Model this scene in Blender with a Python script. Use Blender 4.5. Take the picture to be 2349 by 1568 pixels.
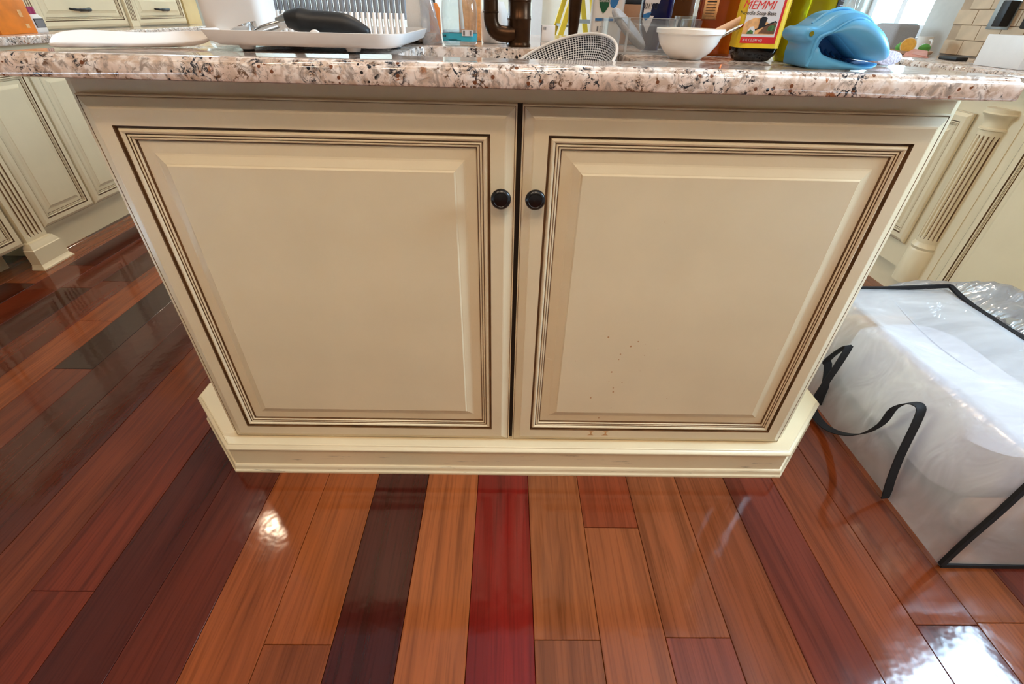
import bpy, bmesh, math, random
from mathutils import Vector, Matrix
from mathutils.geometry import tessellate_polygon
random.seed(7)
R = math.radians
for o in list(bpy.data.objects): bpy.data.objects.remove(o)
S = bpy.context.scene
COL = S.collection

# ------------------------------------------------------------------ camera
def camera_axes(pitch, roll, yaw):
    cy, sy, cp, sp = math.cos(yaw), math.sin(yaw), math.cos(pitch), math.sin(pitch)
    r = Vector((cy, sy, 0)); f0 = Vector((-sy, cy, 0)); u0 = Vector((0, 0, 1))
    f = f0*cp - u0*sp; u = u0*cp + f0*sp
    return r*math.cos(roll)+u*math.sin(roll), u*math.cos(roll)-r*math.sin(roll), f
cr, cu, cf = camera_axes(R(35.97), R(1.61), R(-1.20))
cd = bpy.data.cameras.new('camera'); cam = bpy.data.objects.new('camera', cd); COL.objects.link(cam)
cd.sensor_fit = 'HORIZONTAL'; cd.sensor_width = 36; cd.lens = 36*1049.9/2349
cd.clip_start = .02; cd.clip_end = 60
M = Matrix((cr, cu, -cf)).transposed().to_4x4(); M.translation = (-.0195, -.7843, .9724)
cam.matrix_world = M
S.camera = cam

# ------------------------------------------------------------------ world, exposure
S.view_settings.view_transform = 'Standard'; S.view_settings.look = 'None'
S.view_settings.exposure = 0.0; S.view_settings.gamma = 1.0
S.view_settings.use_curve_mapping = False
W = bpy.data.worlds.new('sky'); S.world = W; W.use_nodes = True
bg = W.node_tree.nodes['Background']
bg.inputs[0].default_value = (.54, .78, 1.0, 1); bg.inputs[1].default_value = 58.0
WARM = (1.0, .76, .53)

# ceiling downlights: x, y, watts; last two added unseen to brighten the far wall
DOWNLIGHTS = [(-1.98, 1.50, 4.5), (-.90, -1.20, 7.5), (.25, -1.25, 8.5), (-1.25, -1.85, 11), (.15, -1.95, 13), (1.40, -1.9, 8), (0.05, .95, 9), (-.9, 3.85, 13), (.75, 3.85, 15)]
CEIL = 2.7

def portal(loc, rot, sx, sy):
    l = bpy.data.lights.new('window_portal', 'AREA'); l.shape = 'RECTANGLE'; l.size = sx; l.size_y = sy
    l.cycles.is_portal = True
    o = bpy.data.objects.new('window_portal', l); COL.objects.link(o); o.location = loc; o.rotation_euler = rot
W1 = (-.62, .21, 1.20, 2.28); W2 = (2.05, 2.62, .905, 1.22); W3 = (3.28, 4.15, 1.20, 2.55)   # windows: y0, y1, z0, z1 (right, right far, unseen left one added to light the right cabinets)
for k_, (y0_, y1_, z0_, z1_) in enumerate((W1, W2, W3)):
    portal((2.24 if k_ < 2 else -2.84, (y0_+y1_)/2, (z0_+z1_)/2), (0, R(90) if k_ < 2 else R(-90), 0), z1_-z0_, y1_-y0_)

# ------------------------------------------------------------------ materials
MATS = {}
def nodes_of(name):
    m = bpy.data.materials.new(name); m.use_nodes = True
    nt = m.node_tree; b = nt.nodes['Principled BSDF']
    return m, nt, b
def N(nt, t, **kw):
    n = nt.nodes.new(t)
    for k, v in kw.items():
        if k.startswith('i_'):
            key = k[2:]
            n.inputs[int(key) if key.isdigit() else key].default_value = v
        else: setattr(n, k, v)
    return n
def ramp(nt, stops, interp='LINEAR'):
    n = nt.nodes.new('ShaderNodeValToRGB'); cr_ = n.color_ramp; cr_.interpolation = interp
    while len(cr_.elements) < len(stops): cr_.elements.new(.5)
    for e, (p, c) in zip(cr_.elements, stops):
        e.position = p; e.color = (*c, 1) if len(c) == 3 else c
    return n
def srgb(r, g, b):
    f = lambda c: (c/255/12.92) if c/255 <= .04045 else ((c/255+.055)/1.055)**2.4
    return (f(r), f(g), f(b))
def plain(name, col, rough=.4, metal=0, noise=.06, scale=30, bump=0, bscale=200, **kw):
    """solid colour with a little procedural mottling"""
    m, nt, b = nodes_of(name); L = nt.links
    tc = N(nt, 'ShaderNodeTexCoord')
    no = N(nt, 'ShaderNodeTexNoise', i_Scale=scale, i_Detail=3.0); L.new(tc.outputs['Object'], no.inputs['Vector'])
    a = tuple(max(0, c*(1-noise)) for c in col); z = tuple(min(1, c*(1+noise)) for c in col)
    rp = ramp(nt, [(.3, a), (.7, z)]); L.new(no.outputs[0], rp.inputs[0]); L.new(rp.outputs[0], b.inputs['Base Color'])
    b.inputs['Roughness'].default_value = rough; b.inputs['Metallic'].default_value = metal
    for k, v in kw.items(): b.inputs[k.replace('_', ' ')].default_value = v
    if bump:
        n2 = N(nt, 'ShaderNodeTexNoise', i_Scale=bscale, i_Detail=2.0); L.new(tc.outputs['Object'], n2.inputs['Vector'])
        bp = N(nt, 'ShaderNodeBump', i_Strength=bump, i_Distance=.002); L.new(n2.outputs[0], bp.inputs['Height']); L.new(bp.outputs[0], b.inputs['Normal'])
    MATS[name] = m
    return m

CREAM = srgb(226, 208, 172)
def paint(name, stains=None, scuffs=False):
    m, nt, b = nodes_of(name); L = nt.links
    tc = N(nt, 'ShaderNodeTexCoord')
    no = N(nt, 'ShaderNodeTexNoise', i_Scale=6.0, i_Detail=4.0); L.new(tc.outputs['Object'], no.inputs['Vector'])
    rp = ramp(nt, [(.3, tuple(c*.955 for c in CREAM)), (.7, tuple(c*1.03 for c in CREAM))]); L.new(no.outputs[0], rp.inputs[0])
    out = rp.outputs[0]
    if stains:
        # rusty splash dots, densest around one spot low on the panel
        vo = N(nt, 'ShaderNodeTexVoronoi', i_Scale=62.0, i_Randomness=1.0); L.new(tc.outputs['Object'], vo.inputs['Vector'])
        lt = ramp(nt, [(.0, (1, 1, 1)), (.10, (.8, .8, .8)), (.15, (0, 0, 0))]); L.new(vo.outputs['Distance'], lt.inputs[0])
        sepc = N(nt, 'ShaderNodeSeparateColor'); L.new(vo.outputs['Color'], sepc.inputs[0])
        vm = N(nt, 'ShaderNodeVectorMath', operation='DISTANCE'); vm.inputs[1].default_value = stains; L.new(tc.outputs['Object'], vm.inputs[0])
        mk = ramp(nt, [(0, (.62, .62, .62)), (.09, (.42, .42, .42)), (.17, (.06, .06, .06)), (.45, (.012, .012, .012))]); L.new(vm.outputs['Value'], mk.inputs[0])
        cmp_ = N(nt, 'ShaderNodeMath', operation='LESS_THAN'); L.new(sepc.outputs[0], cmp_.inputs[0]); L.new(mk.outputs[0], cmp_.inputs[1])
        mu = N(nt, 'ShaderNodeMath', operation='MULTIPLY'); L.new(lt.outputs[0], mu.inputs[0]); L.new(cmp_.outputs[0], mu.inputs[1])
        mx = N(nt, 'ShaderNodeMix', data_type='RGBA'); L.new(mu.outputs[0], mx.inputs[0]); L.new(out, mx.inputs[6]); mx.inputs[7].default_value = (*srgb(176, 112, 48), 1)
        out = mx.outputs[2]
    if scuffs:
        mp = N(nt, 'ShaderNodeMapping'); mp.inputs['Scale'].default_value = (9, 9, 190); L.new(tc.outputs['Object'], mp.inputs[0])
        ns = N(nt, 'ShaderNodeTexNoise', i_Scale=1.0, i_Detail=6.0, i_Roughness=.7); L.new(mp.outputs[0], ns.inputs['Vector'])
        rs = ramp(nt, [(.625, (0, 0, 0)), (.67, (.75, .75, .75))]); L.new(ns.outputs[0], rs.inputs[0])
        mx = N(nt, 'ShaderNodeMix', data_type='RGBA'); L.new(rs.outputs[0], mx.inputs[0]); L.new(out, mx.inputs[6]); mx.inputs[7].default_value = (*srgb(110, 96, 84), 1)
        out = mx.outputs[2]
    L.new(out, b.inputs['Base Color']); b.inputs['Roughness'].default_value = .36
    MATS[name] = m
    return m
PAINT = paint('cream_paint'); PAINT_STAIN = paint('cream_paint_splashed', stains=(.24, -.0, .20)); PAINT_SCUFF = paint('cream_paint_scuffed', scuffs=True)
GLAZE = plain('brown_glaze', srgb(110, 78, 46), .5, noise=.35, scale=25)
STAIN = plain('rusty_drip', srgb(196, 146, 92), .4, noise=.25, scale=120)
SHADE_DK = plain('gap_shade', srgb(40, 28, 18), .7)  # painted shade for the slot between the island doors
KNOB = plain('black_knob', srgb(14, 12, 12), .28, noise=.1)
BRONZE = plain('oiled_bronze', srgb(66, 42, 22), .33, metal=.75, noise=.25, scale=60)
WHITE = plain('white_plastic', srgb(232, 226, 220), .42, noise=.02)
WHITE_TEX = plain('white_textured', srgb(246, 244, 241), .6, noise=.03, bump=.4, bscale=500)
CERAMIC = plain('white_ceramic', srgb(238, 234, 226), .12, noise=.02)
BLACK = plain('black_rubber', srgb(16, 15, 15), .5, noise=.1)
BLACKFAB = plain('black_webbing', srgb(14, 15, 20), .8, noise=.2, scale=400, bump=.3, bscale=900)
STEEL = plain('steel', srgb(205, 202, 198), .16, metal=1, noise=.03)
GREY = plain('grey_silicone', srgb(128, 130, 134), .45, noise=.06)
GREYL = plain('grey_sponge', srgb(168, 166, 166), .8, noise=.1, scale=300, bump=.4, bscale=600)
BLUE = plain('blue_silicone', srgb(92, 170, 216), .40, noise=.03)
BLUE_DK = plain('deep_blue_silicone', srgb(28, 98, 160), .35, noise=.05)
YELLOW = plain('yellow_fibreglass', srgb(226, 190, 40), .45, noise=.05)
ALU = plain('brushed_aluminium', srgb(168, 176, 180), .35, metal=.8)
ORANGE = plain('orange_carton', srgb(228, 126, 28), .5, noise=.15, scale=18)
MAGENTA = plain('magenta_cap', srgb(150, 20, 80), .4)
CARD = plain('brown_cardboard', srgb(140, 92, 56), .8, noise=.08)
NAVY = plain('navy_bottle', srgb(14, 20, 62), .12, noise=.05)
TEAL = plain('teal_bottle', srgb(16, 84, 80), .25)
LABEL_WHITE = plain('label_white', srgb(222, 216, 216), .5, noise=.03)
LABEL_YEL = plain('label_yellow', srgb(236, 196, 22), .5, noise=.04)
LABEL_RED = plain('label_red', srgb(210, 32, 30), .5, noise=.03)
LABEL_GREEN = plain('label_green', srgb(14, 84, 52), .5)
LABEL_BLUE = plain('label_blue', srgb(40, 110, 170), .5, noise=.25, scale=60)
LABEL_TEAL = plain('label_teal', srgb(60, 168, 188), .45)
INK = plain('ink_black', srgb(22, 20, 24), .5)
INK_RED = plain('ink_red', srgb(212, 44, 40), .5)
INK_GREY = plain('ink_grey', srgb(120, 118, 122), .5)
FOOD_BROWN = plain('print_brown', srgb(112, 74, 48), .5, noise=.4, scale=120)
FOOD_TAN = plain('print_tan', srgb(226, 170, 112), .5, noise=.2, scale=120)
FOOD_GREEN = plain('print_green', srgb(70, 110, 60), .5, noise=.5, scale=300)
WALL = plain('wall_paint', srgb(172, 164, 150), .85, noise=.02)
WALL_CREAM = plain('cream_wall_paint', srgb(236, 236, 222), .85, noise=.02)
WALL_GREY = plain('grey_wall_paint', srgb(196, 192, 182), .8, noise=.03)
CEILM = plain('ceiling_paint', srgb(214, 212, 208), .9, noise=.02)
TRIMW = plain('white_trim', srgb(224, 224, 222), .4, noise=.02)
TILE = plain('travertine_tile', srgb(208, 180, 146), .5, noise=.10, scale=14)
GROUT = plain('grout', srgb(182, 156, 128), .9)
BACKDROP = plain('backdrop_teal', srgb(110, 160, 150), .8, noise=.3, scale=4)
ORANGE_FLESH = plain('citrus_flesh', srgb(252, 184, 76), .4, noise=.15, scale=90)
ORANGE_PEEL = plain('citrus_peel', srgb(250, 226, 190), .5)
LIME = plain('lime_skin', srgb(96, 170, 70), .4, noise=.15)
PINK = plain('pink_cloth', srgb(226, 160, 140), .7, noise=.1)
WOODLT = plain('pale_wood', srgb(196, 160, 130), .6, noise=.1)
TANPANEL = plain('tan_end_panel', srgb(214, 186, 128), .4, noise=.06, scale=8)
CLOTH = plain('greyish_cloth', srgb(186, 180, 194), .9, noise=.25, scale=250, bump=.8, bscale=300)
TOWEL = plain('white_towel', srgb(226, 220, 230), .9, noise=.2, scale=250, bump=.8, bscale=300)
BRUSHWOOD = plain('brush_handle_wood', srgb(228, 190, 158), .5, noise=.06)
PURPLE = plain('blue_enamel', srgb(70, 70, 160), .2)
LENS = None
def emission(name, col, s):
    m, nt, b = nodes_of(name); b.inputs['Base Color'].default_value = (.8, .8, .8, 1)
    b.inputs['Emission Color'].default_value = (*col, 1); b.inputs['Emission Strength'].default_value = s
    return m
LENS = emission('lamp_lens', WARM, 14)

def clear(name, tint=(1, 1, 1), fac=.18, rough=.05, col=(.9, .93, .97), wr=0, translucent=0, glossy=.5):
    """thin clear sheet: see-through mixed with a little glossy skin and haze"""
    m, nt, b = nodes_of(name); L = nt.links; nt.nodes.remove(b); out = nt.nodes['Material Output']
    tr = N(nt, 'ShaderNodeBsdfTransparent'); tr.inputs[0].default_value = (*tint, 1)
    gl = N(nt, 'ShaderNodeBsdfGlossy'); gl.inputs['Roughness'].default_value = rough
    df = N(nt, 'ShaderNodeBsdfDiffuse'); df.inputs[0].default_value = (*col, 1)
    tl = N(nt, 'ShaderNodeBsdfTranslucent'); tl.inputs[0].default_value = (*col, 1)
    m1 = N(nt, 'ShaderNodeMixShader'); m1.inputs[0].default_value = translucent; L.new(df.outputs[0], m1.inputs[1]); L.new(tl.outputs[0], m1.inputs[2])
    m2 = N(nt, 'ShaderNodeMixShader'); m2.inputs[0].default_value = glossy; L.new(m1.outputs[0], m2.inputs[1]); L.new(gl.outputs[0], m2.inputs[2])
    m3 = N(nt, 'ShaderNodeMixShader'); L.new(tr.outputs[0], m3.inputs[1]); L.new(m2.outputs[0], m3.inputs[2])
    lw = N(nt, 'ShaderNodeLayerWeight', i_Blend=.35)
    ma = N(nt, 'ShaderNodeMath', operation='MULTIPLY_ADD'); L.new(lw.outputs['Facing'], ma.inputs[0]); ma.inputs[1].default_value = .45; ma.inputs[2].default_value = fac; ma.use_clamp = True
    fo = ma.outputs[0]
    if wr:
        tc = N(nt, 'ShaderNodeTexCoord')
        mp = N(nt, 'ShaderNodeMapping'); mp.inputs['Rotation'].default_value = (.3, .5, .6); mp.inputs['Scale'].default_value = (3, 9, 5); L.new(tc.outputs['Object'], mp.inputs[0])
        no = N(nt, 'ShaderNodeTexNoise', i_Scale=1.4, i_Detail=3.0, i_Distortion=.7); L.new(mp.outputs[0], no.inputs['Vector'])
        rp = ramp(nt, [(.40, (.0, .0, .0)), (.62, (.14, .14, .14)), (.72, (.34, .34, .34))]); L.new(no.outputs[0], rp.inputs[0])
        ad = N(nt, 'ShaderNodeMath', operation='ADD', use_clamp=True); L.new(fo, ad.inputs[0]); L.new(rp.outputs[0], ad.inputs[1]); fo = ad.outputs[0]
        bp = N(nt, 'ShaderNodeBump', i_Strength=wr, i_Distance=.02); L.new(no.outputs[0], bp.inputs['Height'])
        for s in (gl, df, tl): L.new(bp.outputs[0], s.inputs['Normal'])
    L.new(fo, m3.inputs[0]); L.new(m3.outputs[0], out.inputs[0])
    MATS[name] = m
    return m
PANE = clear('window_glass', fac=.03, glossy=1, rough=.02)
ACRYL = clear('clear_acrylic', tint=(.96, .98, .99), fac=.10, glossy=.8, rough=.04)
ACRYL_EDGE = clear('acrylic_edge', tint=(.8, .85, .86), fac=.55, glossy=.4, rough=.1, col=(.75, .78, .8))
VINYL = clear('clear_vinyl', tint=(.94, .96, .98), fac=.38, rough=.28, wr=.40, translucent=.25, glossy=.30, col=(.93, .96, 1.0))
CRINKLE = clear('crinkled_film', tint=(.88, .92, .97), fac=.42, rough=.10, wr=.9, translucent=.3, glossy=.6, col=(.85, .91, 1.0))
FILM = clear('plastic_film', tint=(.95, .95, .97), fac=.3, rough=.15, wr=.5, translucent=.3, glossy=.5)
CLEARB = clear('clear_bottle', tint=(.93, .97, .98), fac=.10, rough=.03, glossy=.85)
LIQUID = clear('clear_soap', tint=(.82, .9, .94), fac=.12, rough=.03, glossy=.6)
def glassy(name, col, rough=.06, trans=.6, coat=.0):
    m, nt, b = nodes_of(name); b.inputs['Base Color'].default_value = (*col, 1); b.inputs['Roughness'].default_value = rough
    b.inputs['Transmission Weight'].default_value = trans; b.inputs['IOR'].default_value = 1.45
    tc = N(nt, 'ShaderNodeTexCoord'); no = N(nt, 'ShaderNodeTexNoise', i_Scale=14.0); nt.links.new(tc.outputs['Object'], no.inputs['Vector'])
    rp = ramp(nt, [(.3, tuple(c*.8 for c in col)), (.7, col)]); nt.links.new(no.outputs[0], rp.inputs[0]); nt.links.new(rp.outputs[0], b.inputs['Base Color'])
    return m
AMBER = glassy('amber_bottle', srgb(170, 74, 14), .1, .45)
BROWNB = glassy('brown_bottle', srgb(86, 46, 18), .2, .25)
OLIVE = glassy('olive_oil_glass', srgb(176, 160, 10), .08, .5)
SOY = glassy('soy_bottle', srgb(12, 7, 6), .06, .1)

def dots():
    m, nt, b = nodes_of('perforated_white'); L = nt.links
    uv = N(nt, 'ShaderNodeTexCoord'); mp = N(nt, 'ShaderNodeMapping'); mp.inputs['Scale'].default_value = (120, 24, 1); L.new(uv.outputs['UV'], mp.inputs[0])
    fr = N(nt, 'ShaderNodeVectorMath', operation='FRACTION'); L.new(mp.outputs[0], fr.inputs[0])
    ds = N(nt, 'ShaderNodeVectorMath', operation='DISTANCE'); ds.inputs[1].default_value = (.5, .5, 0); L.new(fr.outputs[0], ds.inputs[0])
    rp = ramp(nt, [(.36, (.015, .015, .02)), (.41, srgb(232, 231, 232))]); L.new(ds.outputs['Value'], rp.inputs[0]); L.new(rp.outputs[0], b.inputs['Base Color'])
    b.inputs['Roughness'].default_value = .2
    return m
DOTS = dots()

def granite():
    m, nt, b = nodes_of('granite'); L = nt.links
    tc = N(nt, 'ShaderNodeTexCoord'); V = tc.outputs['Object']
    def noise(s, d=4, dist=0, rough=.55):
        n = N(nt, 'ShaderNodeTexNoise', i_Scale=s, i_Detail=float(d), i_Distortion=float(dist), i_Roughness=rough); L.new(V, n.inputs['Vector']); return n.outputs[0]
    def mix(fac, a, col):
        x = N(nt, 'ShaderNodeMix', data_type='RGBA'); L.new(fac, x.inputs[0])
        L.new(a, x.inputs[6]); x.inputs[7].default_value = (*col, 1); return x.outputs[2]
    base = ramp(nt, [(.28, srgb(212, 182, 160)), (.46, srgb(234, 212, 196)), (.60, srgb(244, 232, 222)), (.75, srgb(220, 188, 162))]); L.new(noise(22, 3, .5), base.inputs[0])
    c = base.outputs[0]
    def layer(c, scale, lo, hi, col, det=4, dist=.8, msc=None, mlo=.5, mhi=.56, rough=.55):
        rp = ramp(nt, [(lo, (0, 0, 0)), (hi, (1, 1, 1))]); L.new(noise(scale, det, dist, rough), rp.inputs[0]); f = rp.outputs[0]
        if msc:
            r2 = ramp(nt, [(mlo, (0, 0, 0)), (mhi, (1, 1, 1))]); L.new(noise(msc, 2, .3), r2.inputs[0])
            mu = N(nt, 'ShaderNodeMath', operation='MULTIPLY'); L.new(f, mu.inputs[0]); L.new(r2.outputs[0], mu.inputs[1]); f = mu.outputs[0]
        return mix(f, c, col)
    c = layer(c, 70, .47, .60, srgb(204, 176, 154), 5, .5)
    c = layer(c, 52, .53, .63, srgb(166, 148, 134), 6, .8, None, 0, 0, .68)
    c = layer(c, 95, .54, .61, srgb(112, 82, 60), 5, .6, 24, .47, .56, .70)
    c = layer(c, 60, .62, .66, srgb(168, 108, 70), 4, .5, 20, .55, .62)
    c = layer(c, 75, .53, .575, srgb(46, 46, 52), 7, 1.6, 19, .50, .56, .74)
    # round garnet and black grains
    vo = N(nt, 'ShaderNodeTexVoronoi', i_Scale=120.0); L.new(V, vo.inputs['Vector'])
    sp = N(nt, 'ShaderNodeSeparateColor'); L.new(vo.outputs['Color'], sp.inputs[0])
    rd = ramp(nt, [(.30, (1, 1, 1)), (.36, (0, 0, 0))]); L.new(vo.outputs['Distance'], rd.inputs[0])
    for thr, mscale, lo, hi, col in ((.07, None, 0, 0, srgb(120, 70, 42)), (.80, 12, .60, .63, srgb(30, 30, 34))):
        lt = N(nt, 'ShaderNodeMath', operation='LESS_THAN'); L.new(sp.outputs[0], lt.inputs[0]); lt.inputs[1].default_value = thr
        mu = N(nt, 'ShaderNodeMath', operation='MULTIPLY'); L.new(lt.outputs[0], mu.inputs[0]); L.new(rd.outputs[0], mu.inputs[1]); f = mu.outputs[0]
        if mscale:
            r2 = ramp(nt, [(lo, (0, 0, 0)), (hi, (1, 1, 1))]); L.new(noise(mscale, 2), r2.inputs[0])
            m2 = N(nt, 'ShaderNodeMath', operation='MULTIPLY'); L.new(f, m2.inputs[0]); L.new(r2.outputs[0], m2.inputs[1]); f = m2.outputs[0]
        c = mix(f, c, col)
    L.new(c, b.inputs['Base Color']); b.inputs['Roughness'].default_value = .07
    b.inputs['Specular IOR Level'].default_value = .6
    return m
GRANITE = granite()

def wood():
    m, nt, b = nodes_of('plank_wood'); L = nt.links
    oi = N(nt, 'ShaderNodeObjectInfo'); ge = N(nt, 'ShaderNodeNewGeometry')
    sc = N(nt, 'ShaderNodeVectorMath', operation='SCALE'); sc.inputs['Scale'].default_value = 37.0
    cx = N(nt, 'ShaderNodeCombineXYZ'); L.new(oi.outputs['Random'], cx.inputs[0]); L.new(oi.outputs['Random'], cx.inputs[1]); L.new(cx.outputs[0], sc.inputs[0])
    ad = N(nt, 'ShaderNodeVectorMath', operation='ADD'); L.new(ge.outputs['Position'], ad.inputs[0]); L.new(sc.outputs[0], ad.inputs[1])
    def grain(s, nsc, det, dist):
        mp = N(nt, 'ShaderNodeMapping'); mp.inputs['Scale'].default_value = s; L.new(ad.outputs[0], mp.inputs[0])
        n = N(nt, 'ShaderNodeTexNoise', i_Scale=nsc, i_Detail=float(det), i_Distortion=dist); L.new(mp.outputs[0], n.inputs['Vector']); return n.outputs[0]
    g1 = ramp(nt, [(.3, (.62, .58, .55)), (.55, (1.0, 1.0, 1.0)), (.75, (1.15, 1.12, 1.08))]); L.new(grain((22, 1.6, 1), 1.0, 5, 1.2), g1.inputs[0])
    g2 = ramp(nt, [(.35, (.74, .70, .66)), (.5, (1, 1, 1)), (.7, (1.08, 1.05, 1.02))]); L.new(grain((190, 5, 1), 1.0, 3, .3), g2.inputs[0])
    m1 = N(nt, 'ShaderNodeMix', data_type='RGBA', blend_type='MULTIPLY'); m1.inputs[0].default_value = 1; L.new(oi.outputs['Color'], m1.inputs[6]); L.new(g1.outputs[0], m1.inputs[7])
    m2 = N(nt, 'ShaderNodeMix', data_type='RGBA', blend_type='MULTIPLY'); m2.inputs[0].default_value = .8; L.new(m1.outputs[2], m2.inputs[6]); L.new(g2.outputs[0], m2.inputs[7])
    L.new(m2.outputs[2], b.inputs['Base Color'])
    rr = ramp(nt, [(.3, (.06, .06, .06)), (.7, (.13, .13, .13))]); nn = N(nt, 'ShaderNodeTexNoise', i_Scale=7.0, i_Detail=4.0); L.new(ge.outputs['Position'], nn.inputs['Vector']); L.new(nn.outputs[0], rr.inputs[0]); L.new(rr.outputs[0], b.inputs['Roughness'])
    nb = N(nt, 'ShaderNodeTexNoise', i_Scale=26.0, i_Detail=2.0); L.new(ad.outputs[0], nb.inputs['Vector'])
    bp = N(nt, 'ShaderNodeBump', i_Strength=.10, i_Distance=.004); L.new(nb.outputs[0], bp.inputs['Height']); L.new(bp.outputs[0], b.inputs['Normal'])
    b.inputs['Specular IOR Level'].default_value = .48
    return m
WOOD = wood()
SUBFLOOR = plain('subfloor_dark', srgb(24, 14, 10), .9)

# ------------------------------------------------------------------ mesh helpers
def link(name, me, mats, parent=None, smooth=False, angle=None):
    if not isinstance(mats, (list, tuple)): mats = [mats]
    for m in mats: me.materials.append(m)
    if smooth:
        for p in me.polygons: p.use_smooth = True
        if angle is not None: me.set_sharp_from_angle(angle=R(angle))
    o = bpy.data.objects.new(name, me); COL.objects.link(o)
    if parent: o.parent = parent
    return o
def pyd(name, v, f, mats, parent=None, smooth=False, angle=None, mi=None, fix=True):
    me = bpy.data.meshes.new(name); me.from_pydata([tuple(q) for q in v], [], f)
    if mi:
        for p, k in zip(me.polygons, mi): p.material_index = k
    if fix:
        bm = bmesh.new(); bm.from_mesh(me); bmesh.ops.recalc_face_normals(bm, faces=bm.faces); bm.to_mesh(me); bm.free()
    me.update()
    return link(name, me, mats, parent, smooth, angle)
def empty(name, loc=(0, 0, 0), rz=0):
    o = bpy.data.objects.new(name, None); COL.objects.link(o); o.location = loc; o.rotation_euler = (0, 0, rz); o.empty_display_size = .05
    return o
def tag(o, label, cat, group=None):
    o['label'] = label; o['category'] = cat
    if group: o['group'] = group
    return o
def struct(o): o['kind'] = 'structure'; return o
BOXF = [(0, 3, 2, 1), (4, 5, 6, 7), (0, 1, 5, 4), (1, 2, 6, 5), (2, 3, 7, 6), (3, 0, 4, 7)]
def boxv(x0, x1, y0, y1, z0, z1): return [(x0, y0, z0), (x1, y0, z0), (x1, y1, z0), (x0, y1, z0), (x0, y0, z1), (x1, y0, z1), (x1, y1, z1), (x0, y1, z1)]
def boxes(name, bs, mats, parent=None, bevel=0, seg=2):
    v, f = [], []
    for b in bs:
        k = len(v); v += boxv(*b); f += [tuple(i+k for i in q) for q in BOXF]
    o = pyd(name, v, f, mats, parent)
    if bevel: rounded(o, bevel, seg)
    return o
def box(name, x0, x1, y0, y1, z0, z1, mats, parent=None, bevel=0, seg=2): return boxes(name, [(x0, x1, y0, y1, z0, z1)], mats, parent, bevel, seg)
def rounded(o, w, seg=2):
    me = o.data; bm = bmesh.new(); bm.from_mesh(me)
    es = [e for e in bm.edges if len(e.link_faces) == 2 and e.calc_face_angle(0) > .5]
    bmesh.ops.bevel(bm, geom=es, offset=w, segments=seg, profile=.5, affect='EDGES', clamp_overlap=True)
    for f in bm.faces: f.smooth = True
    bm.to_mesh(me); bm.free(); me.set_sharp_from_angle(angle=R(40))
    return o
def loft(name, loops, mats, parent=None, close=True, cap0=True, cap1=True, smooth=True, angle=40, mi=None):
    """loops: list of vertex loops of equal length"""
    n = len(loops[0]); v = [q for l in loops for q in l]; f = []; m = []
    for i in range(len(loops)-1):
        for j in range(n if close else n-1):
            k = (j+1) % n; f.append((i*n+j, i*n+k, (i+1)*n+k, (i+1)*n+j)); m.append(mi[i] if mi else 0)
    if cap0: f.append(tuple(reversed(range(n)))); m.append(mi[0] if mi else 0)
    if cap1: f.append(tuple(range((len(loops)-1)*n, len(loops)*n))); m.append(mi[-1] if mi else 0)
    return pyd(name, v, f, mats, parent, smooth, angle, m)
def circ(cx, cy, z, rx, ry=None, n=32, rot=0):
    ry = rx if ry is None else ry
    return [(cx+rx*math.cos(rot+2*math.pi*i/n), cy+ry*math.sin(rot+2*math.pi*i/n), z) for i in range(n)]
def lathe(name, prof, mats, parent=None, n=32, loc=(0, 0, 0), axis='Z', cap0=True, cap1=True, angle=40, mi=None):
    o = loft(name, [circ(0, 0, z, max(r, 1e-5), n=n) for r, z in prof], mats, parent, cap0=cap0, cap1=cap1, angle=angle, mi=mi)
    o.location = loc
    if axis == 'Y': o.rotation_euler = (R(90), 0, 0)
    return o
def rrect(w, d, r, n=5, cx=0, cy=0, z=0):
    pts = []
    for sx, sy, a0 in ((1, 1, 0), (-1, 1, 90), (-1, -1, 180), (1, -1, 270)):
        for i in range(n+1):
            a = R(a0+90*i/n); pts.append((cx+sx*(w/2-r)+r*math.cos(a), cy+sy*(d/2-r)+r*math.sin(a), z))
    return pts
def smoothpts(pts, n=6):
    """Catmull-Rom through the points"""
    P = [Vector(p) for p in pts]; out = []
    for i in range(len(P)-1):
        p0 = P[max(i-1, 0)]; p1 = P[i]; p2 = P[i+1]; p3 = P[min(i+2, len(P)-1)]
        for k in range(n):
            t = k/n; out.append(.5*((2*p1)+(-p0+p2)*t+(2*p0-5*p1+4*p2-p3)*t*t+(-p0+3*p1-3*p2+p3)*t**3))
    out.append(P[-1]); return out
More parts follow.
